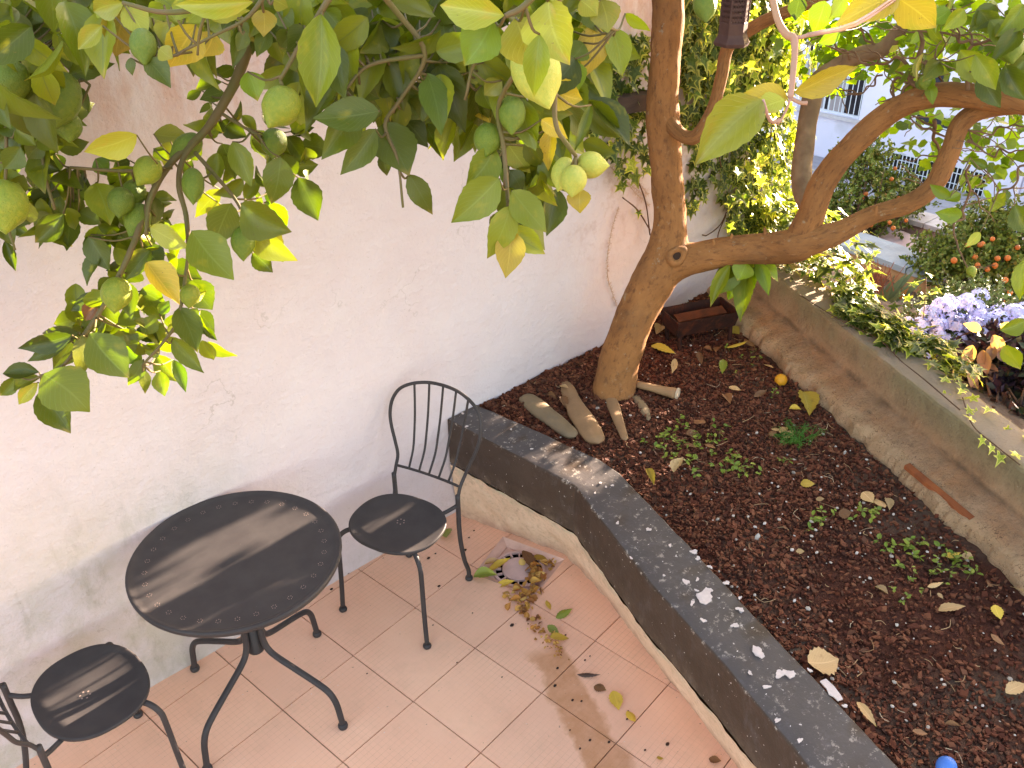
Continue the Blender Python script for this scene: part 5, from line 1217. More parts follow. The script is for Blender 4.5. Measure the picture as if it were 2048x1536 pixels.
# a shoot that stands up, and trailing stems along the wall edge
for (x, y) in ((1850, 560), (1838, 575), (1862, 575), (1845, 590), (1868, 590), (1828, 600), (1860, 605), (1835, 620), (1852, 545), (1720, 515), (1745, 505), (1700, 520), (1735, 525), (1758, 512), (1712, 545)):
    ivy_leaf(D(x, y, 4.95 if x > 1800 else 5.0), .08, (CAM - D(x, y, 5)).normalized() * .5 + Vector((RND.gauss(.3, .5), RND.gauss(0, .5), .6)), ivl, IVM2 if RND.random() < .4 else IVM, down=-.3)
sm = MB()
for pts in ([(1600, 590, .77), (1680, 640, .78), (1760, 680, .78), (1800, 720, .78), (1850, 760, .78), (1920, 820, .775)], [(1846, 640, .80), (1850, 600, .95), (1852, 555, 1.08)], [(1925, 795, .775), (1945, 850, .772), (1990, 890, .772), (2040, 930, .77)], [(1700, 570, .8), (1725, 540, .95), (1750, 510, 1.02)]):
    P_ = [Z(x, y, z) for x, y, z in pts] if pts[0][0] not in (1846, 1700) else [D(x, y, 4.95) for x, y, z in pts]
    v_, f_, u_ = tube(P_, .0026, 6, 5, .3, 30); add('stem', v_, f_, M_STEM, ivl, True)
for (x, y) in ((1935, 800), (1945, 815), (1940, 835), (1955, 850), (1968, 868), (1985, 885), (2005, 900), (2030, 920), (2040, 875), (2025, 850), (2000, 830), (1985, 815), (1965, 800), (1930, 780), (1912, 765), (1900, 780), (1890, 770)):
    p = Z(x, y, .778); ivy_leaf(p, RND.uniform(.05, .085), Vector((0, -.3, 1)), ivl, IVM2, down=-.2)

# ---- dark timber under the ivy, lantern in the fork
bm_ = thing('timber_beam', 'dark weathered timber beam crossing the wall behind the lemon trunk', 'beam', tuple(Y(1210, 208, -.08)))
a, b = Y(1105, 226, -.10), Y(1325, 196, -.10); t = (b - a).normalized(); n_ = Vector((0, 1, 0)); up_ = t.cross(n_).normalized(); up_ = up_ if up_.z > 0 else -up_
V = []; F = []; K = 14
for i in range(K + 1):
    c_ = a.lerp(b, i / K)
    for (u, w) in ((-.045, -.034), (.04, -.036), (.04, .034), (-.045, .036)): V.append(c_ + n_ * u + up_ * (w + .006 * noise.noise(c_ * 9 + Vector((u * 50, w * 50, 0)))))
for i in range(K):
    for q in range(4): F.append((i * 4 + q, i * 4 + (q + 1) % 4, i * 4 + 4 + (q + 1) % 4, i * 4 + 4 + q))
F += [(3, 2, 1, 0), (K * 4, K * 4 + 1, K * 4 + 2, K * 4 + 3)]
add('beam', V, F, M_WOOD, bm_)
lc = D(1464, 78, 3.45); la = thing('hanging_lantern', 'dark brown metal lantern with pierced sides hanging beside the lemon trunk', 'lantern', tuple(lc))
M_LAN = mat('brown_lantern_metal', (.075, .035, .030), (.10, .048, .036), rough=.55, scale=20, bump=.2, bscale=90)
H = lambda r, z, k, n=6: lc + Vector((r * math.cos(2 * math.pi * (k + .3) / n), r * math.sin(2 * math.pi * (k + .3) / n), z))
prof = [(.030, -.030), (.066, -.022), (.070, -.010), (.058, .010), (.054, .020), (.054, .060), (.050, .064)]
V = [H(r, z, k) for r, z in prof for k in range(6)]; F = [(i * 6 + k, i * 6 + (k + 1) % 6, i * 6 + 6 + (k + 1) % 6, i * 6 + 6 + k) for i in range(len(prof) - 1) for k in range(6)] + [(5, 4, 3, 2, 1, 0), tuple(range(36, 42))]
add('base', V, F, M_LAN, la)
for k in range(6):
    v_, f_, u_ = tube([H(.052, .06, k), H(.050, .22, k)], .0045, 6, 1, sm=False); add('corner_post', v_, f_, M_LAN, la)
    lm = MB()                                     # lattice of crossing strips with gaps, one panel per side
    A_, B_ = H(.051, .064, k), H(.051, .064, k + 1); ax = (B_ - A_); up_ = Vector((0, 0, .15)); nn = ax.cross(up_).normalized() * .0012
    def strip(p, q, w=.0030):
        d = (q - p).normalized(); sd = d.cross(nn).normalized() * w; lm.put([p - sd - nn, p + sd - nn, p + sd + nn, p - sd + nn, q - sd - nn, q + sd - nn, q + sd + nn, q - sd + nn], BOXF)
    for j in range(-4, 6):
        for s_ in (1, -1):
            u0, u1 = (j / 5, j / 5 + .8) if s_ > 0 else (j / 5 + .2, j / 5 - .6); v0, v1 = 0, 1
            def cl(u0, v0, u1, v1):
                ts = [0, 1]
                for lim in (0, 1):
                    if (u0 - lim) * (u1 - lim) < 0: ts.append((lim - u0) / (u1 - u0))
                ts.sort(); seg = [(a_, b_) for a_, b_ in zip(ts[:-1], ts[1:]) if 0 <= u0 + (u1 - u0) * (a_ + b_) / 2 <= 1]
                return seg[0] if seg else None
            sg = cl(u0, v0, u1, v1)
            if sg: strip(A_ + ax * (u0 + (u1 - u0) * sg[0]) + up_ * sg[0], A_ + ax * (u0 + (u1 - u0) * sg[1]) + up_ * sg[1])
    lm.build('pierced_panel', M_LAN, la)
V = [H(r, z, k) for r, z in ((.060, .215), (.062, .225), (.030, .275), (.008, .30), (.008, .33)) for k in range(6)]
add('roof', V, [(i * 6 + k, i * 6 + (k + 1) % 6, i * 6 + 6 + (k + 1) % 6, i * 6 + 6 + k) for i in range(4) for k in range(6)] + [(5, 4, 3, 2, 1, 0), (24, 25, 26, 27, 28, 29)], M_LAN, la)
v_, f_, u_ = tube([lc + Vector((0, 0, .33)), lc + Vector((.01, 0, .40)), lc + Vector((.02, .0, .5))], .003, 6, 3); add('hanging_wire', v_, f_, M_LAN, la)

# ==================================================================== FALLEN LEAVES, LITTER AND WEEDS
M_FL = dict(Y=leaf_mat('fallen_yellow_leaf', (.52, .33, .04), (.60, .36, .05), (.35, .2, .04), trans=.1, rough=.6), T=leaf_mat('fallen_tan_leaf', (.52, .32, .15), (.45, .25, .10), (.30, .15, .06), trans=.08, rough=.7),
    B=leaf_mat('fallen_brown_leaf', (.20, .085, .035), (.28, .12, .045), (.10, .045, .02), trans=.05, rough=.7), G=leaf_mat('fallen_green_leaf', (.20, .23, .025), (.26, .27, .03), (.35, .30, .03), trans=.15), K=leaf_mat('fallen_dark_leaf', (.07, .032, .02), (.10, .04, .02), (.04, .02, .015), trans=.02))
FLV = [leaf_mesh('f', 40 + s, curl=(.22, -.2, .15, .32, -.12, .1)[s], fold=(.22, .3, -.2, .15, .35, .1)[s], serr=.03, wid=.5) for s in range(6)]
FLM = [mesh('fallen_leaf', v, f, M_FL['Y'], True, uvs=u) for v, f, u in FLV]
def fallen(x, y, L_, w, ang, c, lab, z0, group, sk=0.0):
    p = Z(x, y, z0); s_ = (p - CAM).dot(FW) / FPX; L_ *= 1.2; w *= 1.2; a = math.radians(ang)
    # direction given in the picture, laid on the ground
    q = Z(x + math.cos(a) * L_ * .5, y + math.sin(a) * L_ * .5, z0); q0 = Z(x - math.cos(a) * L_ * .5, y - math.sin(a) * L_ * .5, z0)
    ay = (q - q0); Lm = ay.length; ay.normalize(); nn = Vector((RND.gauss(0, .25), RND.gauss(0, .25) - sk, 1)).normalized(); ay = (ay - nn * ay.dot(nn)).normalized(); ax = ay.cross(nn); mi = RND.randrange(6)
    me = FLM[mi]; zmin = min((ax.z * v[0] * w * s_ + ay.z * v[1] * Lm + nn.z * v[2] * Lm * .55) for v in FLV[mi][0])
    o = obj('fallen_leaf', me, None, mtx(ax * w * s_ * 1.15, ay * Lm, nn * Lm * .55, q0 + Vector((0, 0, .0015 - zmin))))
    o.material_slots[0].link = 'OBJECT'; o.material_slots[0].material = M_FL[c]; tag(o, lab, 'leaf', group)
GS_, GT = 'dry leaves scattered on the bed', 'leaves lying on the patio tiles'
LMK = [('the rusty brazier', 1405, 640), ('the fallen orange', 1562, 762), ('the foot of the lemon trunk', 1228, 772), ('the ferny green tuft', 1600, 888), ('the blue ball', 1893, 1532), ('the grey stone chip', 1515, 1075), ('the main weed patch', 1390, 890), ('the round leaved weed', 1810, 1090), ('the largest long stone', 1165, 830), ('the slim club shaped stone', 1236, 840),
    ('the sawn branch piece', 1312, 782), ('the leafy weed clump', 1475, 935), ('the brick in the low wall', 1876, 980), ('the yellowish weed', 1915, 1132), ('the small white stone by the low wall', 1690, 905), ('the thin stone sliver', 1278, 810)]
CN = {'T': ('tan', 'dry tan', 'pale tan'), 'Y': ('yellow', 'bright yellow', 'dry yellow'), 'B': ('brown', 'curled brown', 'dark brown'), 'G': ('yellow green', 'greenish', 'yellow green')}
USED = set()
def leaf_label(x, y, L_, c):
    for nm, lx_, ly_ in sorted(LMK, key=lambda q: math.hypot(q[1] - x, q[2] - y)):
        dx, dy = x - lx_, y - ly_; d = math.hypot(dx, dy); r = 'just ' if d < 45 else '' if d < 110 else 'far '
        s_ = ('right of' if dx > 0 else 'left of') if abs(dx) > abs(dy) else ('in front of' if dy > 0 else 'behind')
        t = f"{'small ' if L_ < 19 else ''}{CN[c][0]} leaf on the mulch {r}{s_} {nm}"
        t = t.replace('the foot of the lemon trunk', 'the trunk foot').replace('the small white stone by the low wall', 'the small white stone')
        if t not in USED: USED.add(t); return t
for (x, y, L_, w, a, c, *lb) in [(1326, 704, 42, 20, 10, 'Y', 'bright orange yellow leaf lying in front of the rusty brazier'), (1474, 693, 38, 11, -12, 'Y', 'thin yellow leaf lying at the right leg of the brazier'), (1612, 812, 36, 30, 70, 'Y', 'crumpled orange yellow leaf near the low wall, below the orange'), (1648, 1332, 62, 44, -15, 'T', 'largest tan leaf, lying against the inner edge of the dark planter wall'), (1732, 1434, 50, 14, 45, 'T', 'curled tan leaf at the near end of the planter edge'),
    (1903, 1222, 44, 20, 0, 'T', 'pointed tan leaf alone on the bare soil near the right edge'), (2030, 1384, 44, 20, -30, 'T', 'tan leaf cut by the right edge of the picture near the bottom'), (1762, 1183, 26, 14, 35, 'T'), (1615, 970, 24, 16, 5, 'Y'), (1735, 998, 24, 20, 40, 'T'), (1760, 1012, 26, 16, 60, 'T'), (1775, 1010, 20, 14, 70, 'T'), (1690, 1030, 22, 18, 0, 'B'), (1740, 872, 20, 12, 0, 'T'), (1567, 865, 22, 12, -50, 'T'), (1555, 863, 22, 16, 10, 'T'), (1578, 870, 22, 14, -40, 'T'), (1590, 820, 20, 12, 10, 'Y'), (1470, 778, 22, 12, 15, 'T'), (1537, 735, 18, 10, 30, 'T'),
    (1454, 800, 20, 14, 60, 'B'), (1520, 790, 22, 10, -20, 'B'), (1400, 850, 26, 16, 40, 'B'), (1385, 868, 22, 14, 0, 'B'), (1358, 936, 24, 18, -40, 'T'), (1300, 958, 26, 12, 60, 'Y'), (1380, 893, 22, 8, 15, 'B'), (1348, 735, 22, 10, 100, 'T'), (1318, 662, 20, 16, -60, 'T'), (1312, 690, 22, 12, 20, 'B'), (1445, 740, 16, 12, 90, 'G'), (1400, 720, 18, 10, 70, 'B'), (1435, 705, 18, 12, 100, 'B'), (1500, 690, 22, 14, 30, 'B'), (1415, 700, 16, 10, 20, 'B'), (1330, 640, 18, 14, 40, 'B'), (1405, 575, 18, 12, 0, 'Y'), (1640, 1000, 14, 9, 0, 'T'), (1905, 1112, 26, 14, -10, 'Y'), (1935, 1118, 24, 14, 30, 'T'), (1870, 1172, 26, 9, -10, 'T'), (1995, 1228, 24, 18, 60, 'Y'), (2030, 1190, 30, 14, 60, 'T'), (1880, 1195, 14, 8, 30, 'T'), (1995, 1282, 30, 10, 35, 'B'), (1905, 1455, 28, 9, 20, 'B'),
    (1840, 1470, 30, 10, 0, 'B'), (1980, 1180, 26, 12, -50, 'B'), (1420, 895, 20, 9, 30, 'B'), (1130, 780, 22, 8, 40, 'T'), (1105, 795, 20, 8, 35, 'B'), (1128, 812, 20, 12, 60, 'B'), (1470, 665, 18, 14, 40, 'Y'), (1500, 706, 16, 10, 60, 'B'), (1290, 640, 18, 12, 0, 'B'), (1600, 1105, 14, 8, 0, 'T'), (1545, 870, 14, 9, 0, 'B'), (1700, 830, 18, 10, 0, 'B'), (1850, 930, 14, 8, 60, 'G')]:
    p = Z(x, y, .495); fallen(x, y, L_, w, a, c, lb[0] if lb else leaf_label(x, y, L_, c), soil_z(p.x, p.y) + .012, GS_)
for (x, y, L_, w, a, c, lab) in [(896, 1072, 24, 18, 90, 'G', 'small green leaf on the tiles behind the chair leg'), (972, 1157, 42, 20, 5, 'G', 'yellow green leaf pointing from the chair foot into the drain'), (1002, 1137, 44, 14, -10, 'Y', 'yellow leaf lying on the drain grate'), (986, 1127, 30, 9, -8, 'T', 'pale tan leaf on the far left rim of the drain'), (1012, 1172, 36, 12, 0, 'Y', 'yellow leaf at the near corner of the drain'), (1128, 1230, 30, 12, -25, 'G', 'green crescent leaf lying right of the leaf litter'), (1107, 1270, 24, 12, 30, 'G', 'small dark green leaf at the lower tip of the litter trail'), (1120, 1282, 34, 14, -10, 'Y', 'yellow leaf at the lower end of the litter trail'), (1232, 1405, 30, 20, 70, 'Y', 'crumpled bright yellow leaf on the damp tiles'), (1262, 1436, 26, 13, 60, 'Y', 'pale yellow leaf on a tile joint nearest the kerb'),
    (1178, 1353, 40, 8, 8, 'K', 'dark brown curled leaf beside the tile joint'), (1200, 1378, 22, 16, 20, 'B', 'flat tan brown leaf on the damp tile'), (1320, 1518, 12, 10, 0, 'Y', 'tiny yellow leaf at the bottom of the patio'), (1430, 1522, 22, 14, 20, 'B', 'brown leaf at the bottom beside the plinth'), (1098, 1213, 16, 9, 60, 'Y', 'small yellow leaf just off the litter pile'), (1062, 1128, 34, 24, 40, 'B', 'brown leaf on the right side of the drain grate'), (1080, 1118, 26, 18, 10, 'Y', 'folded yellow brown leaf in the right corner of the drain')]:
    z = .001
    if 990 < x < 1085 and y < 1180: z = -.013
    fallen(x, y, L_, w, a, c, lab, z, GT)
# litter pile: dry scraps too mixed up to count
mb = MB(); rs = np.random.RandomState(9)
M_LIT = stuff_mat('dry_leaf_litter', [(.42, .17, .04), (.62, .32, .07), (.20, .07, .025), (.50, .21, .05), (.66, .40, .12)], .75)
def lit(x, y, z, s_):
    p = Z(x, y, z); v_, f_, u_ = FLV[rs.randint(6)]; nn = Vector((rs.randn() * .6, rs.randn() * .6, 1)).normalized(); a = rs.rand() * 6.28; ay = Vector((math.cos(a), math.sin(a), 0)); ay = (ay - nn * ay.dot(nn)).normalized(); ax = ay.cross(nn)
    mb.put([p + (ax * v[0] * .7 + ay * (v[1] - .5) + nn * v[2]) * s_ for v in v_], f_, None, float(rs.rand()))
for _ in range(46): lit(1072 + rs.randn() * 11, 1150 + rs.randn() * 20, -.008 + rs.rand() * .022, .02 + .03 * rs.rand())
for _ in range(40): lit(1040 + rs.randn() * 14, 1192 + rs.randn() * 9, rs.rand() * .02 - .006, .018 + .03 * rs.rand())
for t in rs.rand(90): lit(1035 + 95 * t + rs.randn() * 9, 1205 + 105 * t + rs.randn() * 8, .004 + rs.rand() * .012, (.012 + .026 * rs.rand()) * (1.1 - .7 * t))
for _ in range(16): lit(1102 + rs.randn() * 5, 1128 + rs.randn() * 6, -.012, .02)
kind(mb.build('leaf_litter', M_LIT, None, True), 'stuff')
mb = MB()      # crumbs and seeds on the tiles
for (x, y, s_) in [(930, 1100, .007), (938, 1075, .004), (948, 1061, .004), (857, 1116, .007), (871, 1107, .004), (878, 1172, .006), (838, 1144, .003), (1024, 1250, .008), (663, 1178, .006), (696, 1146, .006), (866, 1250, .003), (734, 1347, .003), (914, 1325, .003), (1115, 1336, .005), (1110, 1371, .006), (1145, 1400, .005), (1163, 1402, .004), (1170, 1320, .004), (1131, 1270, .004), (1180, 1312, .003), (1140, 1460, .003), (1180, 1480, .005), (1218, 1484, .005), (1335, 1488, .007), (1160, 1497, .004), (1290, 1500, .004), (1256, 1422, .003), (1004, 1354, .003), (945, 1226, .003), (1228, 1392, .003), (1254, 1438, .004)]:
    p = Z(x, y, .003); mb.put([Vector((p.x + v.x * s_ * 1.4, p.y + v.y * s_, p.z + v.z * s_ * .5)) for v in ICO[0]], ICO[1])
kind(mb.build('seeds_and_crumbs', mat('dark_crumb', (.035, .02, .015), (.06, .03, .02), rough=.9)), 'stuff')

# ---- weeds
M_WEED = stuff_mat('weed_leaf', [(.08, .13, .016), (.14, .19, .022), (.22, .24, .03), (.10, .15, .02)], .5, .1)
WL = [([(0, 0, 0), (-.28, .35, .05), (-.25, .7, .02), (0, 1, -.08), (.25, .7, .02), (.28, .35, .05)], [(0, 5, 4, 3), (0, 3, 2, 1)])]
def weed(x, y, rx, ry, n, lab, z0=.50, s0=.012, s1=.028, hh=.05, rs=np.random.RandomState(31)):
    c_ = Z(x, y, z0); c_.z = soil_z(c_.x, c_.y); th = thing('weed', lab, 'weed', tuple(c_), 'weeds growing in the bed'); mb = MB(); st = MB()
    for _ in range(int(n * .6)):
        p = Z(x + rs.randn() * rx, y + rs.randn() * ry, z0); p.z = soil_z(p.x, p.y) + .004; h = hh * (.3 + .7 * rs.rand()); q = p + Vector((rs.randn() * .015, rs.randn() * .015, h))
        v_, f_, u_ = tube([p, q], [.0013, .0008], 4, 1, sm=False); st.put(v_, f_)
        for k in range(rs.randint(3, 6)):
            o_ = p.lerp(q, .35 + .65 * rs.rand()); a = rs.rand() * 6.28; s_ = s0 + (s1 - s0) * rs.rand(); ay = Vector((math.cos(a), math.sin(a), .35 * rs.randn() + .2)).normalized(); nn = Vector((rs.randn() * .3, rs.randn() * .3, 1)); nn = (nn - ay * nn.dot(ay)).normalized(); ax = ay.cross(nn)
            mb.put([o_ + (ax * v[0] + ay * v[1] + nn * v[2]) * s_ for v in WL[0][0]], WL[0][1], None, float(rs.rand()))
    kind(st.build('stem', M_TWIG, th), 'stuff'); kind(mb.build('foliage', M_WEED, th), 'stuff')
weed(1325, 890, 16, 20, 16, 'tall weed nearest the kerb, left of the main weed patch'); weed(1385, 870, 30, 14, 26, 'low weed at the far side of the main weed patch'); weed(1360, 915, 34, 16, 22, 'sparse weed in the middle of the main weed patch'); weed(1475, 935, 26, 14, 30, 'leafy green weed at the right end of the main weed patch', s1=.034)
weed(1440, 880, 26, 16, 16, 'thin weed between the leafy weed and the far weed patch'); weed(1560, 930, 16, 8, 6, 'single small weed under the ferny tuft'); weed(1810, 1090, 28, 16, 20, 'dark green round leaved weed near the low wall', s1=.036, hh=.03); weed(1915, 1132, 26, 14, 26, 'yellowish weed among dry leaves near the right edge'); weed(1640, 1045, 20, 8, 10, 'tiny weed in the open middle of the bed'); weed(1725, 1030, 20, 7, 14, 'weed beside the tan leaves in the middle of the bed')
weed(1840, 1150, 34, 12, 14, 'thin weed between the two clumps near the low wall', s1=.02); weed(1475, 720, 34, 14, 12, 'faint weed in front of the brazier', s1=.018); weed(1560, 790, 14, 8, 6, 'small weed below the orange', s1=.02); weed(1805, 1190, 16, 8, 8, 'bright small weed on the bare soil', s1=.018)
# feathery tuft
ft = thing('fern_tuft', 'feathery bright green tuft lying on the mulch', 'fern', tuple(Z(1600, 890, .5)), 'weeds growing in the bed'); mb = MB(); rs = np.random.RandomState(2)
for k in range(34):
    x, y = 1595 + rs.randn() * 12, 885 + rs.randn() * 6; p = Z(x, y, .505); a = rs.uniform(-.5, 3.6); Ls = .06 + .06 * rs.rand(); q = p + Vector((math.cos(a) * Ls, math.sin(a) * Ls, .05 * rs.rand() + .01))
    v_, f_, u_ = tube([p, (p + q) / 2 + Vector((0, 0, .02)), q], [.0014, .001, .0006], 4, 3); mb.put(v_, f_, None, float(rs.rand()))
    for j in range(16):
        o_ = p.lerp(q, .2 + .8 * rs.rand()) + Vector((0, 0, .012)); e = o_ + Vector((rs.randn() * .012, rs.randn() * .012, rs.randn() * .008)); v_, f_, u_ = tube([o_, e], [.001, .0005], 3, 1, sm=False, cap=False); mb.put(v_, f_, None, float(rs.rand()))
fo_ = mb.build('frond', stuff_mat('fern_green', [(.03, .11, .012), (.06, .17, .02)], .5, .1), ft); kind(fo_, 'stuff')
# grey stone chip, pale bits on the soil
for (x, y, r, lab) in [(1515, 1075, .020, 'small pale grey stone chip standing in the middle of the mulch'), (1690, 905, .012, 'small white stone near the foot of the low wall')]:
    p = Z(x, y, .505); V = [p + Vector((v.x * r * .8, v.y * r * .45, v.z * r * 1.1)) * (1 + .3 * noise.noise(v * 3)) for v in ICO[0]]
    o = add('stone_chip', V, ICO[1], mat('pale_chip', (.45, .40, .36), (.36, .31, .27), rough=.85, scale=40), None); tag(o, lab, 'stone')
# ==================================================================== THE YARD BEYOND THE LOW WALL
M_YARD = mat('yard_earth', (.20, .125, .085), (.14, .085, .055), rough=.95, scale=3, bump=.8, bscale=14, bdist=.05)
gz = lambda x: 1.02 - .24 * x
V = []; F = []; nx_, ny_ = 60, 70
for i in range(nx_ + 1):
    for k in range(ny_ + 1):
        y = -7 + 18 * k / ny_; xs = LW(max(-3.6, min(y, .42))) + .33; x = xs + (13.5 - xs) * i / nx_
        z = min(gz(x), .38) - .02 + .05 * noise.noise(Vector((x * 1.3, y * 1.3, 0)))
        if x > 7.7: z = gz(x) - .03
        V.append((x, y, z))
for i in range(nx_):
    for k in range(ny_): a = i * (ny_ + 1) + k; F.append((a, a + ny_ + 1, a + ny_ + 2, a + 1))
kind(add('yard_ground', V, F, M_YARD, None, smooth=True), 'structure')
g0 = add('ground', [(-300, -300, -2.6), (300, -300, -2.6), (300, 300, -2.6), (-300, 300, -2.6)], [(0, 1, 2, 3)], mat('far_ground', (.2, .17, .13), (.14, .12, .09), rough=1, scale=.2)); kind(g0, 'structure')
M_PAVE = mat('grey_paving', (.36, .34, .36), (.29, .27, .29), rough=.85, scale=5, bump=.4, bscale=20, bdist=.01, c3=(.18, .16, .16), c3scale=1.6, c3lo=.58, c3hi=.68)
pv = add('paved_path', [(8.0, -6, gz(8.0) + .03), (12.1, -6, gz(12.1) + .03), (12.1, 10, gz(12.1) + .03), (8.0, 10, gz(8.0) + .03)], [(0, 1, 2, 3)], None); pv.data.materials.append(M_GROUT); kind(pv, 'structure')
for i in range(5):
    for k in range(18):
        x0_, x1_ = 8.0 + .8 * i + .015, 8.8 + .8 * i - .015; y0_ = -5 + .8 * k + (.4 if i % 2 else 0); y1_ = y0_ + .77; j_ = RND.uniform(0, .006)
        lo_ = [(x0_, y0_, gz(x0_) + .032), (x1_, y0_, gz(x1_) + .032), (x1_, y1_, gz(x1_) + .032), (x0_, y1_, gz(x0_) + .032)]
        add('paving_slab', lo_ + [(a, b, c + .03 + j_) for a, b, c in lo_], BOXF, M_PAVE, pv)
# ---- garden walls of the yard
M_PINK = mat('pink_rough_plaster', (.46, .27, .23), (.34, .19, .16), rough=.95, scale=5, bump=.7, bscale=22, bdist=.02, c3=(.22, .12, .10), c3scale=5, c3lo=.55, c3hi=.72)
M_CAP = mat('pale_coping_stone', (.62, .56, .56), (.50, .44, .44), rough=.85, scale=9, bump=.4, bscale=40, bdist=.006)
M_FLAG = mat('blue_grey_flagstone', (.34, .37, .40), (.26, .28, .30), rough=.8, scale=7, bump=.4, bscale=30, bdist=.008)
M_TANW = mat('orange_tan_wall', (.50, .27, .13), (.38, .19, .09), rough=.95, scale=6, bump=.5, bscale=30, bdist=.01)
def gwall(name, lab, xa, ya, xb, yb_, top, h, th, mw, mc, capn, slab=.42, over=.03, cap_t=.04):
    t = thing(name, lab, 'wall', ((xa + xb) / 2, (ya + yb_) / 2, top - h)); A_, B_ = Vector((xa, ya, 0)), Vector((xb, yb_, 0)); d = (B_ - A_); L_ = d.length; d.normalize(); n = Vector((d.y, -d.x, 0))
    if n.x < 0: n = -n
    rows = []; K = int(L_ / .08)
    for i in range(K + 1):
        c_ = A_ + d * L_ * i / K; r_ = []
        for (o_, z_) in ((0, -h), (0, -h * .6), (0, -h * .3), (0, -cap_t), (th, -cap_t), (th, -h)):
            p = c_ + n * o_ + Vector((0, 0, top + z_)); r_.append(p + n * noise.noise(p * 5) * .02)
        rows.append(r_)
    V, F = sheet(rows); add('wall_body', V, F, mw, t, True)
    s_ = 0
    while s_ < L_ - .05:
        w = min(slab * RND.uniform(.75, 1.25), L_ - s_); a, b = s_ + .004, s_ + w - .004; hgt = RND.uniform(-.006, .006); cr = []
        for (u, o_) in ((a, -over), (b, -over), (b, th + over), (a, th + over)): cr.append(A_ + d * (u + RND.uniform(-.004, .004)) + n * (o_ + RND.uniform(-.012, .012)) + Vector((0, 0, top - cap_t + .002)))
        add(capn, cr + [p + Vector((0, 0, cap_t + hgt)) for p in cr], BOXF, mc, t); s_ += w
a, b = Z(1690, 496, -.05), Z(1822, 545, -.05); d_ = (b - a).normalized()
a2_, b2_ = a - d_ * .4, b + d_ * .25; gwall('raised_border', 'low orange tan border wall topped with blue grey flagstones', a2_.x, a2_.y, b2_.x, b2_.y, -.02, .36, .28, M_TANW, M_FLAG, 'flagstone', .30)
a, b = Z(1712, 462, -.22), Z(1828, 508, -.22); d_ = (b - a).normalized(); a -= d_ * .6; b += d_ * .9; gwall('garden_step', 'low pink stone step wall in front of the rough pink wall', a.x, a.y, b.x, b.y, -.22, .4, .30, M_PINK, mat('pink_coping', (.52, .37, .36), (.42, .29, .28), rough=.9, scale=8, bump=.4), 'coping_stone', .8)
a, b = Z(1806, 434, -.18), Z(1935, 472, -.18); d_ = (b - a).normalized(); a -= d_ * 1.4; b += d_ * 1.2; gwall('terrace_wall', 'rough pink terrace wall with pale coping stones in front of the grey paving', a.x, a.y, b.x, b.y, -.18, .8, .22, M_PINK, M_CAP, 'coping_stone', .45)

# ---- white building across the yard
bd = thing('white_building', 'white washed building across the yard with barred basement and sliding windows', 'building', (12, 2.5, -1.9))
M_FAC = mat('shade_tinted_whitewash', (.74, .70, .80), (.69, .65, .76), rough=.9, scale=1.6, bump=.25, bscale=24, bdist=.01, c3=(.55, .52, .56), c3scale=1.3, c3lo=.62, c3hi=.78)  # whitewash tinted lavender: the cast of its shade put into the colour
M_ALU = mat('white_window_frame', (.72, .74, .78), (.66, .68, .72), rough=.45, scale=10)
g = NG('window_glass', .06); g.B.inputs['Base Color'].default_value = (.03, .03, .04, 1); g.B.inputs['Specular IOR Level'].default_value = .7; M_GLASS = g.M
M_CURT = mat('beige_curtain', (.42, .36, .36), (.34, .29, .29), rough=.9, scale=4, stretch=(1, 12, .4)); M_ROOM = mat('dark_room', (.025, .022, .026), (.04, .035, .04), rough=1)
XF = 12.0
wins = [dict(y0=3.97, y1=5.05, z0=-1.10, z1=-.06, tr=.27), dict(y0=2.74, y1=3.12, z0=-.62, z1=-.18, tr=0), dict(y0=2.50, y1=3.16, z0=-1.02, z1=-.80, tr=0)]
bars = [dict(y0=1.88, y1=3.50, z0=-1.90, z1=-1.46)]
holes = wins + bars
ys = sorted(set([1.45, 14] + [h['y0'] for h in holes] + [h['y1'] for h in holes])); zs = sorted(set([-2.5, 4.0] + [h['z0'] for h in holes] + [h['z1'] for h in holes]))
mb = MB()
for ya, yb_ in zip(ys[:-1], ys[1:]):
    for za, zb in zip(zs[:-1], zs[1:]):
        cy, cz = (ya + yb_) / 2, (za + zb) / 2
        if any(h['y0'] < cy < h['y1'] and h['z0'] < cz < h['z1'] for h in holes): continue
        mb.put([(XF, ya, za), (XF, yb_, za), (XF, yb_, zb), (XF, ya, zb)], [(3, 2, 1, 0)])
for h in holes:
    a, b, c, d = h['y0'], h['y1'], h['z0'], h['z1']; e = XF + .14
    mb.put([(XF, a, c), (XF, b, c), (XF, b, d), (XF, a, d), (e, a, c), (e, b, c), (e, b, d), (e, a, d)], [(0, 1, 5, 4), (1, 2, 6, 5), (2, 3, 7, 6), (3, 0, 4, 7)])
mb.put([(XF, 1.45, 4), (XF, 14, 4), (XF + 6, 14, 4), (XF + 6, 1.45, 4), (XF, 1.45, -2.5), (XF, 14, -2.5), (XF + 6, 14, -2.5), (XF + 6, 1.45, -2.5)], [(0, 1, 2, 3), (0, 3, 7, 4), (1, 5, 6, 2), (3, 2, 6, 7)])
mb.build('wall', M_FAC, bd)
sun_blk = MB(); sun_blk.box((XF + .05, -.45, -2.5), (XF + 3.5, 1.44, 2.45)); sun_blk.build('sun_block_annex', M_FAC, bd)  # unseen block, added to keep the low sun off the terraces
def bx_(nm, lo, hi, m_, par_): mb = MB(); mb.box(lo, hi); return mb.build(nm, m_, par_)
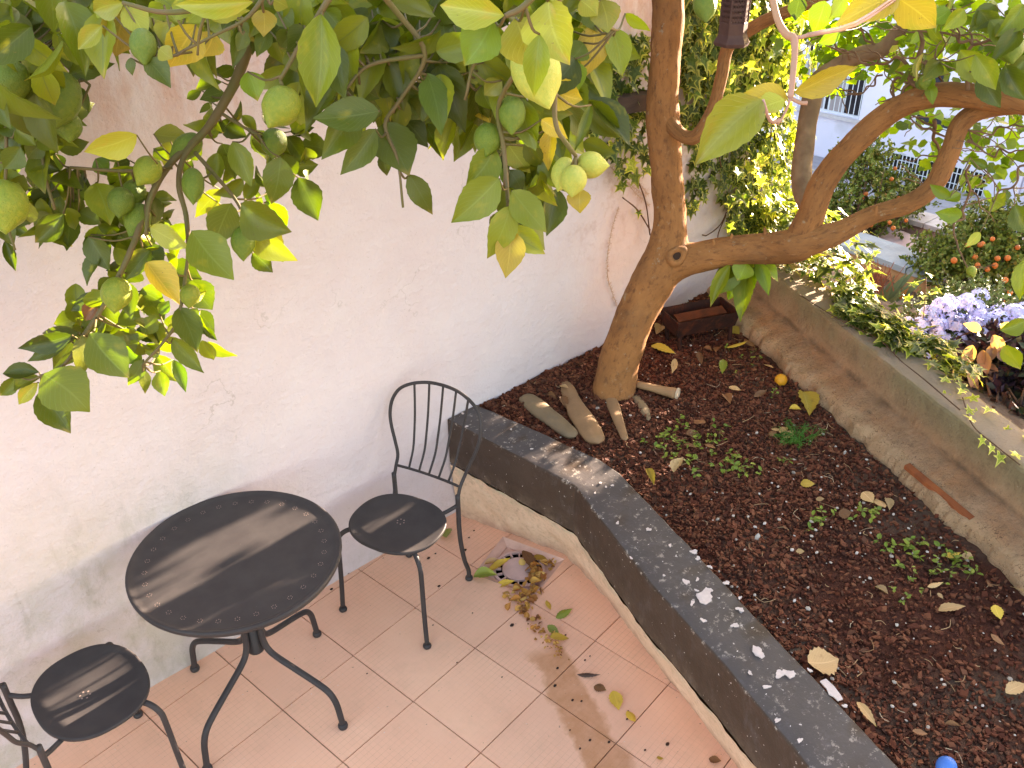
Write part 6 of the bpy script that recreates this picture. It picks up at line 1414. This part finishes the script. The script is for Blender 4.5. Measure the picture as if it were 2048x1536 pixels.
for h in wins:
    a, b, c, d = h['y0'], h['y1'], h['z0'], h['z1']; f = .035; fr = MB(); e0, e1 = XF + .05, XF + .09
    for (y0_, y1_, z0_, z1_) in ((a, a + f, c, d), (b - f, b, c, d), (a + f, b - f, c, c + f), (a + f, b - f, d - f, d)): fr.box((e0, y0_, z0_), (e1, y1_, z1_))
    if h['tr']: fr.box((e0 + .002, a + f, d - h['tr'] - .05), (e1 - .002, b - f, d - h['tr']))
    if b - a > .9:
        for k in (.30, .52, .60, .78): yy_ = a + (b - a) * k; fr.box((e0 + .004, yy_, c + f), (e1 - .004, yy_ + .022, d - f if k in (.3,) else d - h['tr'] - .05 if h['tr'] else d - f))
    w = fr.build('window', M_ALU, bd)
    add('pane', [(XF + .075, a + f, c + f), (XF + .075, b - f, c + f), (XF + .075, b - f, d - f), (XF + .075, a + f, d - f)], [(3, 2, 1, 0)], M_GLASS if b - a < .9 else M_ROOM, w)
    if b - a > .9:
        add('curtain', [(XF + .07, a + (b - a) * .33, c + f), (XF + .07, a + (b - a) * .52, c + f), (XF + .07, a + (b - a) * .52, d - .33), (XF + .07, a + (b - a) * .33, d - .33)], [(3, 2, 1, 0)], M_CURT, w)
        add('curtain', [(XF + .07, a + (b - a) * .62, c + f), (XF + .07, b - f, c + f), (XF + .07, b - f, d - .33), (XF + .07, a + (b - a) * .62, d - .33)], [(3, 2, 1, 0)], M_CURT, w)
        for k in np.linspace(.03, .97, 13): bx_('bar', (XF + .012, a + (b - a) * k - .005, c + .02), (XF + .022, a + (b - a) * k + .005, d - .02), M_ALU, w)
        bx_('window_sill', (XF - .06, a - .12, c - .05), (XF + .05, b + .12, c - .002), M_CAP, w)
for h in bars:
    a, b, c, d = h['y0'], h['y1'], h['z0'], h['z1']
    fr = MB(); f = .02
    for (y0_, y1_, z0_, z1_) in ((a, a + f, c, d), (b - f, b, c, d), (a + f, b - f, c, c + f), (a + f, b - f, d - f, d)): fr.box((XF + .01, y0_, z0_), (XF + .03, y1_, z1_))
    for z_ in (.4, .75): fr.box((XF + .012, a + f, c + (d - c) * z_), (XF + .02, b - f, c + (d - c) * z_ + .012))
    w = fr.build('basement_grille', M_ALU, bd)
    for k in range(27): yy_ = a + (b - a) * (k + .5) / 27; bx_('bar', (XF + .0, yy_ - .006, c + .01), (XF + .010, yy_ + .006, d - .01), M_ALU, w)
    add('dark_opening', [(XF + .13, a, c), (XF + .13, b, c), (XF + .13, b, d), (XF + .13, a, d)], [(3, 2, 1, 0)], M_ROOM, w)

# ---- shrubs with red fruit
M_SHR = stuff_mat('shrub_leaf', [(.075, .11, .016), (.13, .16, .022), (.19, .20, .03), (.10, .135, .018), (.22, .16, .035)], .55, .1)
M_FRU = mat('red_fruit', (.55, .10, .03), (.62, .20, .04), rough=.4, scale=14, obj_rnd=.25)
FRM = mesh('fruit', *lathe([(.5 * math.sin(math.pi * i / 8) + .002, -.5 * math.cos(math.pi * i / 8)) for i in range(9)], 10), M_FRU, True)
SHL = [([(0, 0, 0), (-.32, .5, .04), (0, 1, -.05), (.32, .5, .04)], [(0, 3, 2, 1)])]
def shrub(name, lab, cat, base, blobs, n, fruit, seed, m_=M_SHR, s0=.022, s1=.05, fr=.018, stems=8, group=None):
    rs = np.random.RandomState(seed); t = thing(name, lab, cat, tuple(base), group); mb = MB(); st = MB(); base = Vector(base)
    tips = []
    for (c_, r) in blobs:
        c_ = Vector(c_)
        for _ in range(stems):
            e = c_ + Vector(rs.randn(3)) * r * .45; md = base.lerp(e, .5) + Vector(rs.randn(3)) * r * .2
            v_, f_, u_ = tube([base + Vector((rs.randn() * .06, rs.randn() * .06, 0)), md, e], [.007, .005, .002], 5, 4); st.put(v_, f_); tips.append((base, md, e))
        k = int(2.6 * n * r * r / sum(q[1] ** 2 for q in blobs))
        # leaves sit along short shoots so that the outline is uneven
        for _ in range(k // 14):
            d = Vector(rs.randn(3)).normalized(); p0 = c_ + d * r * (.25 + .7 * rs.rand()); sd = (d * .6 + Vector(rs.randn(3)) * .5 + Vector((0, 0, .5))).normalized(); L_ = r * (.18 + .3 * rs.rand())
            for j in range(14):
                p = p0 + sd * L_ * (j / 13) + Vector(rs.randn(3)) * .012; ay = (sd * .5 + Vector(rs.randn(3))).normalized(); nn = ay.orthogonal().normalized(); nn = Matrix.Rotation(rs.rand() * 6.28, 3, ay) @ nn; ax = ay.cross(nn); s_ = s0 + (s1 - s0) * rs.rand()
                mb.put([p + (ax * v[0] + ay * v[1] + nn * v[2]) * s_ for v in SHL[0][0]], SHL[0][1], None, float(rs.rand()))
    kind(st.build('stem', M_STEM, t, True), 'stuff'); kind(mb.build('foliage', m_, t), 'stuff')
    for p in fruit:
        s_ = fr * 2 * rs.uniform(.8, 1.15); obj('fruit', FRM, t, mtx(Vector((s_, 0, 0)), Vector((0, s_, 0)), Vector((0, 0, s_)), Vector(p)))
    return t
P5 = lambda x, y, d: D(x, y, d)
b0 = SL(1690, 500)
shrub('red_fruit_shrub', 'tall loose shrub with red fruits standing behind the forked limb', 'shrub', b0, [(P5(1680, 440, 7.9), .38), (P5(1725, 350, 8.0), .30), (P5(1790, 400, 8.0), .27), (P5(1650, 500, 7.8), .32), (P5(1835, 395, 8.0), .17), (P5(1615, 440, 7.9), .25), (P5(1740, 310, 8.0), .16), (P5(1760, 430, 7.8), .22)], 5200,
      [P5(*q) for q in ((1783, 358, 7.75), (1725, 397, 7.75), (1732, 388, 7.7), (1770, 392, 7.75), (1797, 396, 7.8), (1824, 391, 7.8), (1592, 410, 7.6), (1779, 445, 7.6), (1786, 456, 7.6), (1812, 441, 7.7), (1742, 450, 7.6), (1662, 325, 7.8), (1643, 463, 7.5), (1790, 337, 7.8), (1700, 480, 7.5))], 41)
b0 = SL(1960, 600)
shrub('red_fruit_shrub', 'broad dark green shrub dotted with orange red fruits at the right edge', 'shrub', b0, [(P5(1880, 520, 6.7), .26), (P5(1960, 510, 6.8), .34), (P5(2040, 480, 6.9), .36), (P5(1900, 570, 6.6), .24), (P5(1980, 570, 6.6), .30), (P5(2050, 560, 6.6), .3), (P5(1970, 450, 6.9), .22)], 6000,
      [P5(*q) for q in ((1908, 521, 6.4), (1936, 490, 6.5), (1950, 514, 6.45), (1955, 530, 6.4), (1995, 517, 6.4), (1990, 531, 6.4), (1975, 539, 6.4), (1960, 490, 6.5), (1965, 488, 6.5), (2015, 516, 6.4), (2035, 495, 6.4), (2010, 560, 6.3), (2020, 585, 6.3), (2035, 570, 6.3), (1985, 478, 6.5), (2040, 450, 6.5), (2005, 600, 6.3), (2030, 545, 6.3))], 42, fr=.020)
# sword-leaved plant and dry flower stalks
ag = thing('sword_leaf_plant', 'plant with stiff grey green sword leaves behind the ivy', 'plant', tuple(SL(1775, 600))); M_AG = mat('grey_green_blade', (.10, .14, .07), (.14, .18, .09), rough=.6, scale=14, bump=.1); M_AGO = mat('orange_blade', (.5, .2, .04), (.42, .15, .03), rough=.6)
for (x0_, y0_, x1_, y1_, w, m_) in ((1768, 600, 1815, 545, 14, M_AG), (1772, 600, 1835, 535, 13, M_AG), (1765, 602, 1790, 550, 14, M_AG), (1760, 600, 1768, 548, 10, M_AG), (1790, 600, 1850, 560, 14, M_AG), (1795, 600, 1818, 575, 9, M_AGO), (1780, 604, 1830, 560, 12, M_AG), (1735, 590, 1745, 540, 8, M_AG)):
    p, q = D(x0_, y0_, 6.0), D(x1_, y1_, 5.95); t = q - p; n = (CAM - p).normalized(); s_ = t.cross(n).normalized() * w * 6 / FPX * .5; V = []; F = []
    for i in range(6):
        u = i / 5; c_ = p + t * u + n * .02 * math.sin(3 * u); ww = (1 - u ** 2.2) * (.75 + .25 * math.sin(math.pi * u)) + .02
        V += [c_ - s_ * ww, c_ - n * .012 * ww, c_ + s_ * ww]
    for i in range(5):
        for k in range(2): a = i * 3 + k; F.append((a, a + 1, a + 4, a + 3))
    add('blade', V, F, m_, ag, True)
dt = thing('dry_flower_stalks', 'dry reddish flower stalks among the ivy beyond the low wall', 'plant', tuple(SL(1745, 590))); mb = MB(); rs = np.random.RandomState(6)
for k in range(60):
    x, y = 1745 + rs.randn() * 16, 575 + rs.randn() * 12; p = D(x, y, 5.9); q = p + Vector((rs.randn() * .05, rs.randn() * .05, .08 + .1 * rs.rand())); v_, f_, u_ = tube([p, q], [.004, .002], 4, 1, sm=False); mb.put(v_, f_)
fo_ = mb.build('stalk', mat('dry_stalk', (.30, .11, .06), (.22, .09, .06), rough=.9), dt); kind(fo_, 'stuff')

# ---- plumbago: pale blue flower heads over small leaves
M_PLB = mat('pale_blue_petal', (.62, .60, .92), (.74, .72, .95), rough=.6, obj_rnd=.2); M_PLL = stuff_mat('small_leaf', [(.05, .08, .02), (.10, .14, .04), (.16, .2, .06), (.07, .05, .04)], .5, .1)
pb = SL(1900, 700)
def head_mesh(seed):
    rs = np.random.RandomState(seed); mb = MB()
    for k in range(16):
        d = Vector((rs.randn(), rs.randn(), abs(rs.randn()) + .3)).normalized(); c_ = d * .5; u = d.orthogonal().normalized(); w = d.cross(u); a0 = rs.rand() * 6
        V = [c_]
        for j in range(10): a = a0 + j * math.pi / 5; r = .24 if j % 2 == 0 else .13; V.append(c_ + (u * math.cos(a) + w * math.sin(a)) * r + d * .04)
        mb.put(V, [(0, 1 + (j - 1) % 10, 1 + j, 1 + (j + 1) % 10) for j in range(0, 10, 2)])
    return mesh('flower_head', mb.v, mb.f, M_PLB)
HM = [head_mesh(s) for s in range(4)]
pl_ = shrub('plumbago_bush', 'flowering bush with pale blue flower heads beyond the low wall', 'bush', pb, [(P5(1870, 660, 5.3), .22), (P5(1930, 640, 5.3), .24), (P5(1830, 680, 5.2), .17), (P5(1990, 640, 5.3), .24), (P5(1900, 700, 5.2), .22), (P5(2030, 690, 5.2), .2)], 3400, [], 43, M_PLL, .014, .034)
rs = np.random.RandomState(14)
for k in range(190):
    x = rs.uniform(1815, 2050); y = 612 + rs.rand() * 90 + abs(x - 1930) * .08 - (20 if 1880 < x < 1960 else 0)
    if x < 1850 and y < 640: y += 40
    p = D(x, y, 5.02 + rs.rand() * .25); s_ = rs.uniform(.055, .10); rz = Matrix.Rotation(rs.rand() * 6.28, 3, 'Z'); o = obj('flower_head', HM[k % 4], pl_, mtx(rz @ Vector((s_, 0, 0)), rz @ Vector((0, s_, 0)), Vector((0, 0, s_)), p))
# dark purple-leaved bush with sunlit copper leaves
M_PUR = stuff_mat('purple_leaf', [(.035, .018, .028), (.06, .028, .035), (.04, .05, .02), (.09, .035, .035)], .5, .1)
pu = shrub('purple_leaf_bush', 'dark purple leaved bush with coppery sunlit leaves beside the low wall', 'bush', SL(2000, 800), [(P5(2010, 760, 4.9), .24), (P5(1985, 740, 5.0), .14), (P5(2040, 820, 4.8), .22), (P5(1940, 720, 5.1), .10), (P5(2000, 830, 4.75), .16), (P5(2060, 880, 4.6), .22), (P5(1960, 760, 4.9), .14), (P5(2030, 760, 4.9), .2)], 8200, [], 44, M_PUR, .035, .075, stems=1)
M_COP = dict(R=leaf_mat('copper_leaf', (.50, .22, .13), (.58, .30, .18), (.40, .15, .10), trans=.4))
for (x, y, L_, w, a) in ((1945, 690, 48, 26, 110), (1965, 700, 52, 28, 80), (1985, 670, 44, 26, 60), (1978, 725, 46, 24, 75), (1950, 735, 40, 22, 100), (1930, 720, 36, 22, 130), (1995, 700, 36, 20, 50), (1962, 660, 36, 20, 200), (1940, 750, 34, 18, 60), (2000, 650, 34, 20, 20), (1985, 690, 40, 22, 110)):
    d = 4.72; B = D(x, y, d); T = D(x + L_ * math.cos(math.radians(a)), y + L_ * math.sin(math.radians(a)), d - .03); put_leaf(B, T, w * d / FPX, 'R', pu, mats=M_COP)
mb = MB()
for k in range(3):
    x, y = 1960 + rs.randn() * 26, 710 + rs.randn() * 30; p = D(x, y, 4.85); v_, f_, u_ = tube([p, p + Vector((rs.randn() * .08, rs.randn() * .08, -.15))], [.004, .003], 5, 1, sm=False); mb.put(v_, f_)
kind(mb.build('stem', M_STEM, pu), 'stuff')

# ---- added tree, unseen, out of the picture to the right: its crown keeps the low sun off the bed
yt = thing('sun_block_tree', 'broad leafy tree added out of view to keep the sun off the bed', 'tree', (7.6, -1.9, gz(7.6))); rs = np.random.RandomState(51)
v_, f_, u_ = tube([(7.6, -1.9, gz(7.6) - .1), (7.65, -1.85, .4), (7.6, -1.9, 1.6), (7.7, -1.8, 2.8), (7.6, -1.9, 3.6)], [.16, .13, .11, .08, .04], 12, 5, .1, 6); barkify(add('trunk', v_, f_, M_BARK, yt, True), u_)
for q in ((7.5, -.9, 2.9), (7.7, -2.9, 2.9), (8.0, -1.5, 3.6), (7.2, -2.2, 3.3)):
    v_, f_, u_ = tube([(7.63, -1.87, 1.9), (7.6 + (q[0] - 7.6) * .5, -1.9 + (q[1] + 1.9) * .5, 2.5), q], [.06, .04, .015], 8, 4, .1, 6); barkify(add('limb', v_, f_, M_BARK, yt, True), u_)
mb = MB()
for cx, cy, cz, rx, ry, rz, n in ((7.6, -1.06, 2.85, .8, .85, .75, 2600), (7.6, -2.6, 2.9, .8, 1.2, .8, 2200), (7.7, -1.8, 3.6, .8, 1.0, .6, 1300), (7.6, -1.85, 2.3, .8, .85, .5, 1500), (7.4, -1.3, 2.15, .7, .55, .38, 1100), (7.4, -2.3, 2.1, .7, .8, .4, 1100)):
    scatter(mb, (cx, cy, cz), n, (rx, ry, rz), .09, .15, 1.0, rs, drop=sunspot)
kind(mb.build('foliage', M_LST, yt, True), 'stuff')
